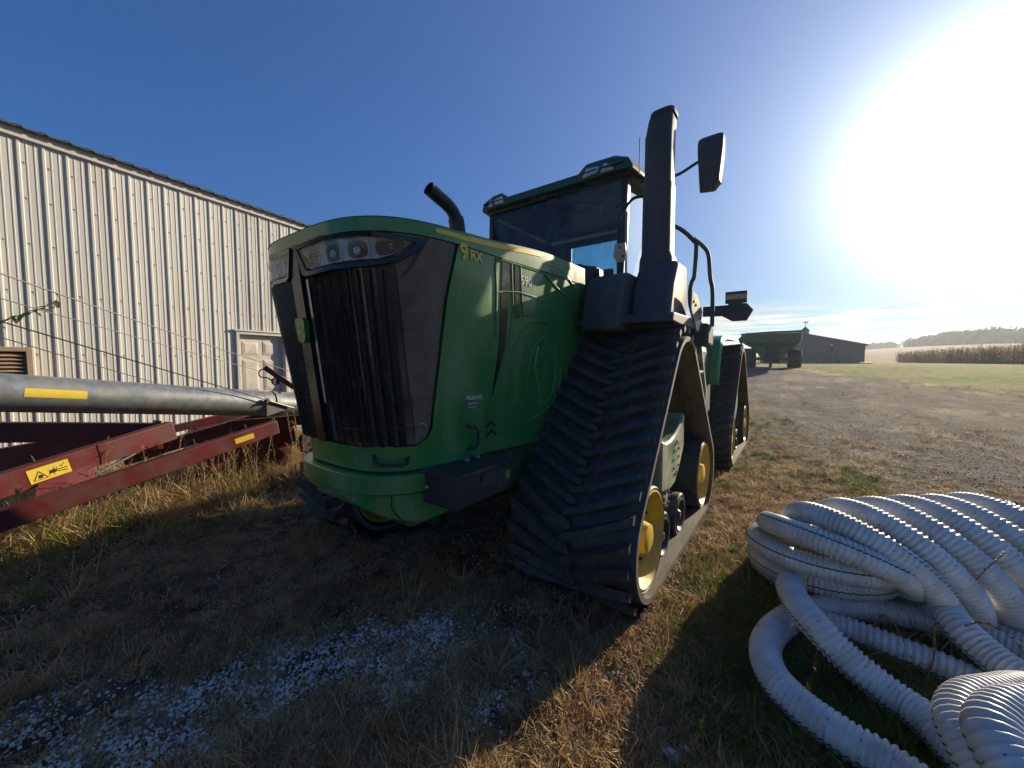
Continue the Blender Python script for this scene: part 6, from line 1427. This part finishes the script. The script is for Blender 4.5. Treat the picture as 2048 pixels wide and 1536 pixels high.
# platform lamp arm with its three-hole plate, grab rail beside the cab door
T(MB().tube(catmull([(1.0, 1.30, 2.35), (1.0, 1.30, 2.9), (1.03, 1.32, 3.0), (1.10, 1.36, 3.12), (1.2, 1.42, 3.15)], 6), .014, 8), 'grab_rail', M['plastic'])
T(MB().tube([(1.05, 1.36, 2.45), (1.05, 1.36, 3.02)], .012, 8), 'grab_rail', M['steel'])
pl_ = T(MB().prism([(.98, 1.27, 2.72), (1.07, 1.29, 2.72), (1.085, 1.29, 2.60), (1.06, 1.285, 2.55), (1.0, 1.27, 2.55), (.97, 1.265, 2.60)], (0, -.012, 0)), 'lamp_plate', M['pale_marker'], bevel=.003)
for x_, z in ((1.025, 2.68), (1.0, 2.60), (1.055, 2.60)): T(MB().lathe((x_, 1.268, z), (0, -1, 0), [(0, .013), (.004, .011)], 10), 'bolt', M['darksteel'], pl_)
# left mirror
mi = T(closed_loft([[(1.60, 2.33, 3.44), (1.475, 2.36, 3.45), (1.45, 2.45, 3.45), (1.60, 2.47, 3.44)], [(1.655, 2.30, 3.50), (1.47, 2.34, 3.52), (1.445, 2.45, 3.52), (1.66, 2.45, 3.50)], [(1.68, 2.30, 3.80), (1.445, 2.34, 3.84), (1.42, 2.45, 3.84), (1.685, 2.45, 3.80)], [(1.68, 2.32, 3.96), (1.44, 2.36, 3.97), (1.415, 2.45, 3.97), (1.685, 2.45, 3.96)], [(1.65, 2.36, 3.985), (1.46, 2.38, 3.99), (1.45, 2.43, 3.99), (1.65, 2.43, 3.985)]]), 'wing_mirror', M['stack'], bevel=.02)
T(MB().add([(1.66, 2.472, 3.50), (1.46, 2.472, 3.52), (1.44, 2.472, 3.94), (1.67, 2.472, 3.94)], [(0, 1, 2, 3)]), 'mirror_glass', M['reflector'], mi)
T(MB().tube(catmull([(.98, 1.95, 3.52), (1.25, 2.2, 3.60), (1.42, 2.36, 3.74), (1.50, 2.40, 3.78)], 6), .016, 8), 'mirror_arm', M['plastic'])
T(MB().tube([(-.90, 1.80, 3.5), (-.84, 1.74, 3.30), (-.80, 1.70, 3.2)], .02, 8), 'mirror_bracket', M['plastic'])
# handrails at the ladder
T(MB().tube(catmull([(1.25, 1.62, 2.98), (1.40, 1.85, 2.93), (1.50, 1.98, 2.83), (1.52, 2.0, 2.78), (1.51, 2.0, 2.5), (1.49, 2.0, 2.44), (1.475, 2.0, 2.36), (1.48, 2.0, 2.22), (1.51, 2.03, 2.08)], 5), .020, 10), 'handrail', M['stack'])
T(MB().tube(catmull([(1.50, 1.99, 2.85), (1.56, 2.10, 2.80), (1.60, 2.18, 2.72), (1.62, 2.2, 2.5), (1.645, 2.2, 2.35), (1.65, 2.2, 2.0)], 5), .020, 10), 'handrail', M['stack'])
# marker light arm
mk = T(MB().prism([(1.52, 2.42, 2.235), (1.76, 2.42, 2.235), (1.76, 2.42, 2.26), (1.93, 2.42, 2.24), (1.985, 2.42, 2.17), (1.93, 2.42, 2.065), (1.80, 2.42, 2.065), (1.70, 2.42, 2.125), (1.52, 2.42, 2.13)], (0, .035, 0)), 'marker_arm', M['stack'], bevel=.005)
T(MB().box((1.735, 2.39, 2.245), (1.93, 2.42, 2.365)), 'marker_panel', M['stack'], mk, bevel=.004)
T(MB().box((1.74, 2.386, 2.285), (1.925, 2.3895, 2.335)), 'amber_band', M['pale_marker'], mk)
T(MB().prism([(1.78, 2.4185, 2.08), (1.93, 2.4185, 2.08), (1.96, 2.4185, 2.145), (1.80, 2.4185, 2.15)], (0, -.004, 0)), 'red_reflector', M['redlens'], mk)
# bolted pale plates between the track units
pp = T(MB().prism([(1.60, 1.42, 2.10), (1.60, 1.44, 2.26), (1.60, 1.66, 2.24), (1.60, 1.90, 2.12), (1.60, 1.80, 1.96), (1.60, 1.68, 1.92)], (.012, 0, 0)), 'step_plate', M['palegreen'])
for y_, z in ((1.5, 2.17), (1.58, 2.15), (1.72, 2.10), (1.80, 2.05)): T(MB().lathe((1.612, y_, z), (1, 0, 0), [(0, .013), (.01, .011)], 8), 'bolt', M['darksteel'], pp)
T(MB().box((1.45, 1.95, 1.80), (1.66, 2.25, 2.02)), 'rail_bracket', M['stack'], bevel=.03)
st = T(MB().prism([(1.36, 2.86, 2.02), (1.42, 2.86, 1.98), (1.50, 2.86, 1.3), (1.50, 2.86, .7), (1.25, 2.86, .7), (1.25, 2.86, 1.98)], (0, .06, 0)), 'hinge_plate', M['palegreen'], bevel=.006)
T(MB().box((.6, 2.92, .9), (1.40, 3.85, 1.85)), 'fuel_tank', M['stack'], bevel=.08)
T(MB().box((-1.40, 2.92, .9), (-.6, 3.85, 1.85)), 'fuel_tank', M['stack'], bevel=.08)
for z in (1.88, 1.76, 1.66, 1.5, 1.4, 1.3, 1.2, 1.05): T(MB().lathe((1.40 + .04 * (z < 1.6), 2.859, z), (0, -1, 0), [(0, .014), (.012, .012)], 8), 'bolt', M['darksteel'], st)
T(MB().box((1.405, 2.85, 1.50), (1.435, 2.859, 1.62)), 'slot_cover', M['darksteel'], st)
for q in range(4): T(MB().box((1.30, 2.45, .55 + q * .32), (1.50, 2.68, .58 + q * .32)), 'ladder_step', M['darksteel'], bevel=.004)
# rear fender: a green gutter curving down between the track units
for sg in (1, -1):
    mb = MB(); pf = [(3.60, 1.38), (3.66, 1.62), (3.78, 1.86), (3.95, 1.98), (4.3, 2.03), (5.6, 2.05)]
    P2 = catmull([(0, a, b) for a, b in pf], 6); n_ = len(P2); v = []
    for p in P2: v += [(sg * 1.27, p.y + .02, p.z - .05), (sg * 1.30, p.y, p.z), (sg * 1.50, p.y, p.z), (sg * 1.53, p.y + .02, p.z - .05), (sg * 1.50, p.y + .03, p.z - .045), (sg * 1.30, p.y + .03, p.z - .045)]
    mb.add(v, [(k * 6 + i, k * 6 + (i + 1) % 6, (k + 1) * 6 + (i + 1) % 6, (k + 1) * 6 + i) for k in range(n_ - 1) for i in range(6)] + [(0, 1, 2, 3, 4, 5), tuple(range((n_ - 1) * 6, n_ * 6))])
    T(mb, 'rear_fender', M['green'])
T(MB().prism([(1.0, 3.3, 1.5), (1.0, 3.3, 2.05), (1.0, 3.7, 2.08), (1.0, 4.6, 2.0), (1.0, 4.6, 1.5)], (.33, 0, 0)), 'rear_tank_cover', M['stack'], bevel=.05)
T(MB().lathe((1.22, 3.9, 2.05), (.2, 0, 1), [(0, .05), (.06, .05), (.07, .07), (.12, .065), (.13, .03)], 18), 'filler_cap', M['plastic'])
T(MB().box((-.55, 3.4, 1.1), (.55, 6.9, 1.75)), 'rear_frame', M['green_dark'], bevel=.04)
# short earth-side details: hoses at the articulation
for k in range(3): T(MB().tube(catmull([(.35 + .1 * k, 3.0, 1.6), (.5 + .1 * k, 3.3, 1.9), (.4 + .1 * k, 3.7, 1.6)], 6), .02, 8), 'hydraulic_hose', M['plastic'])
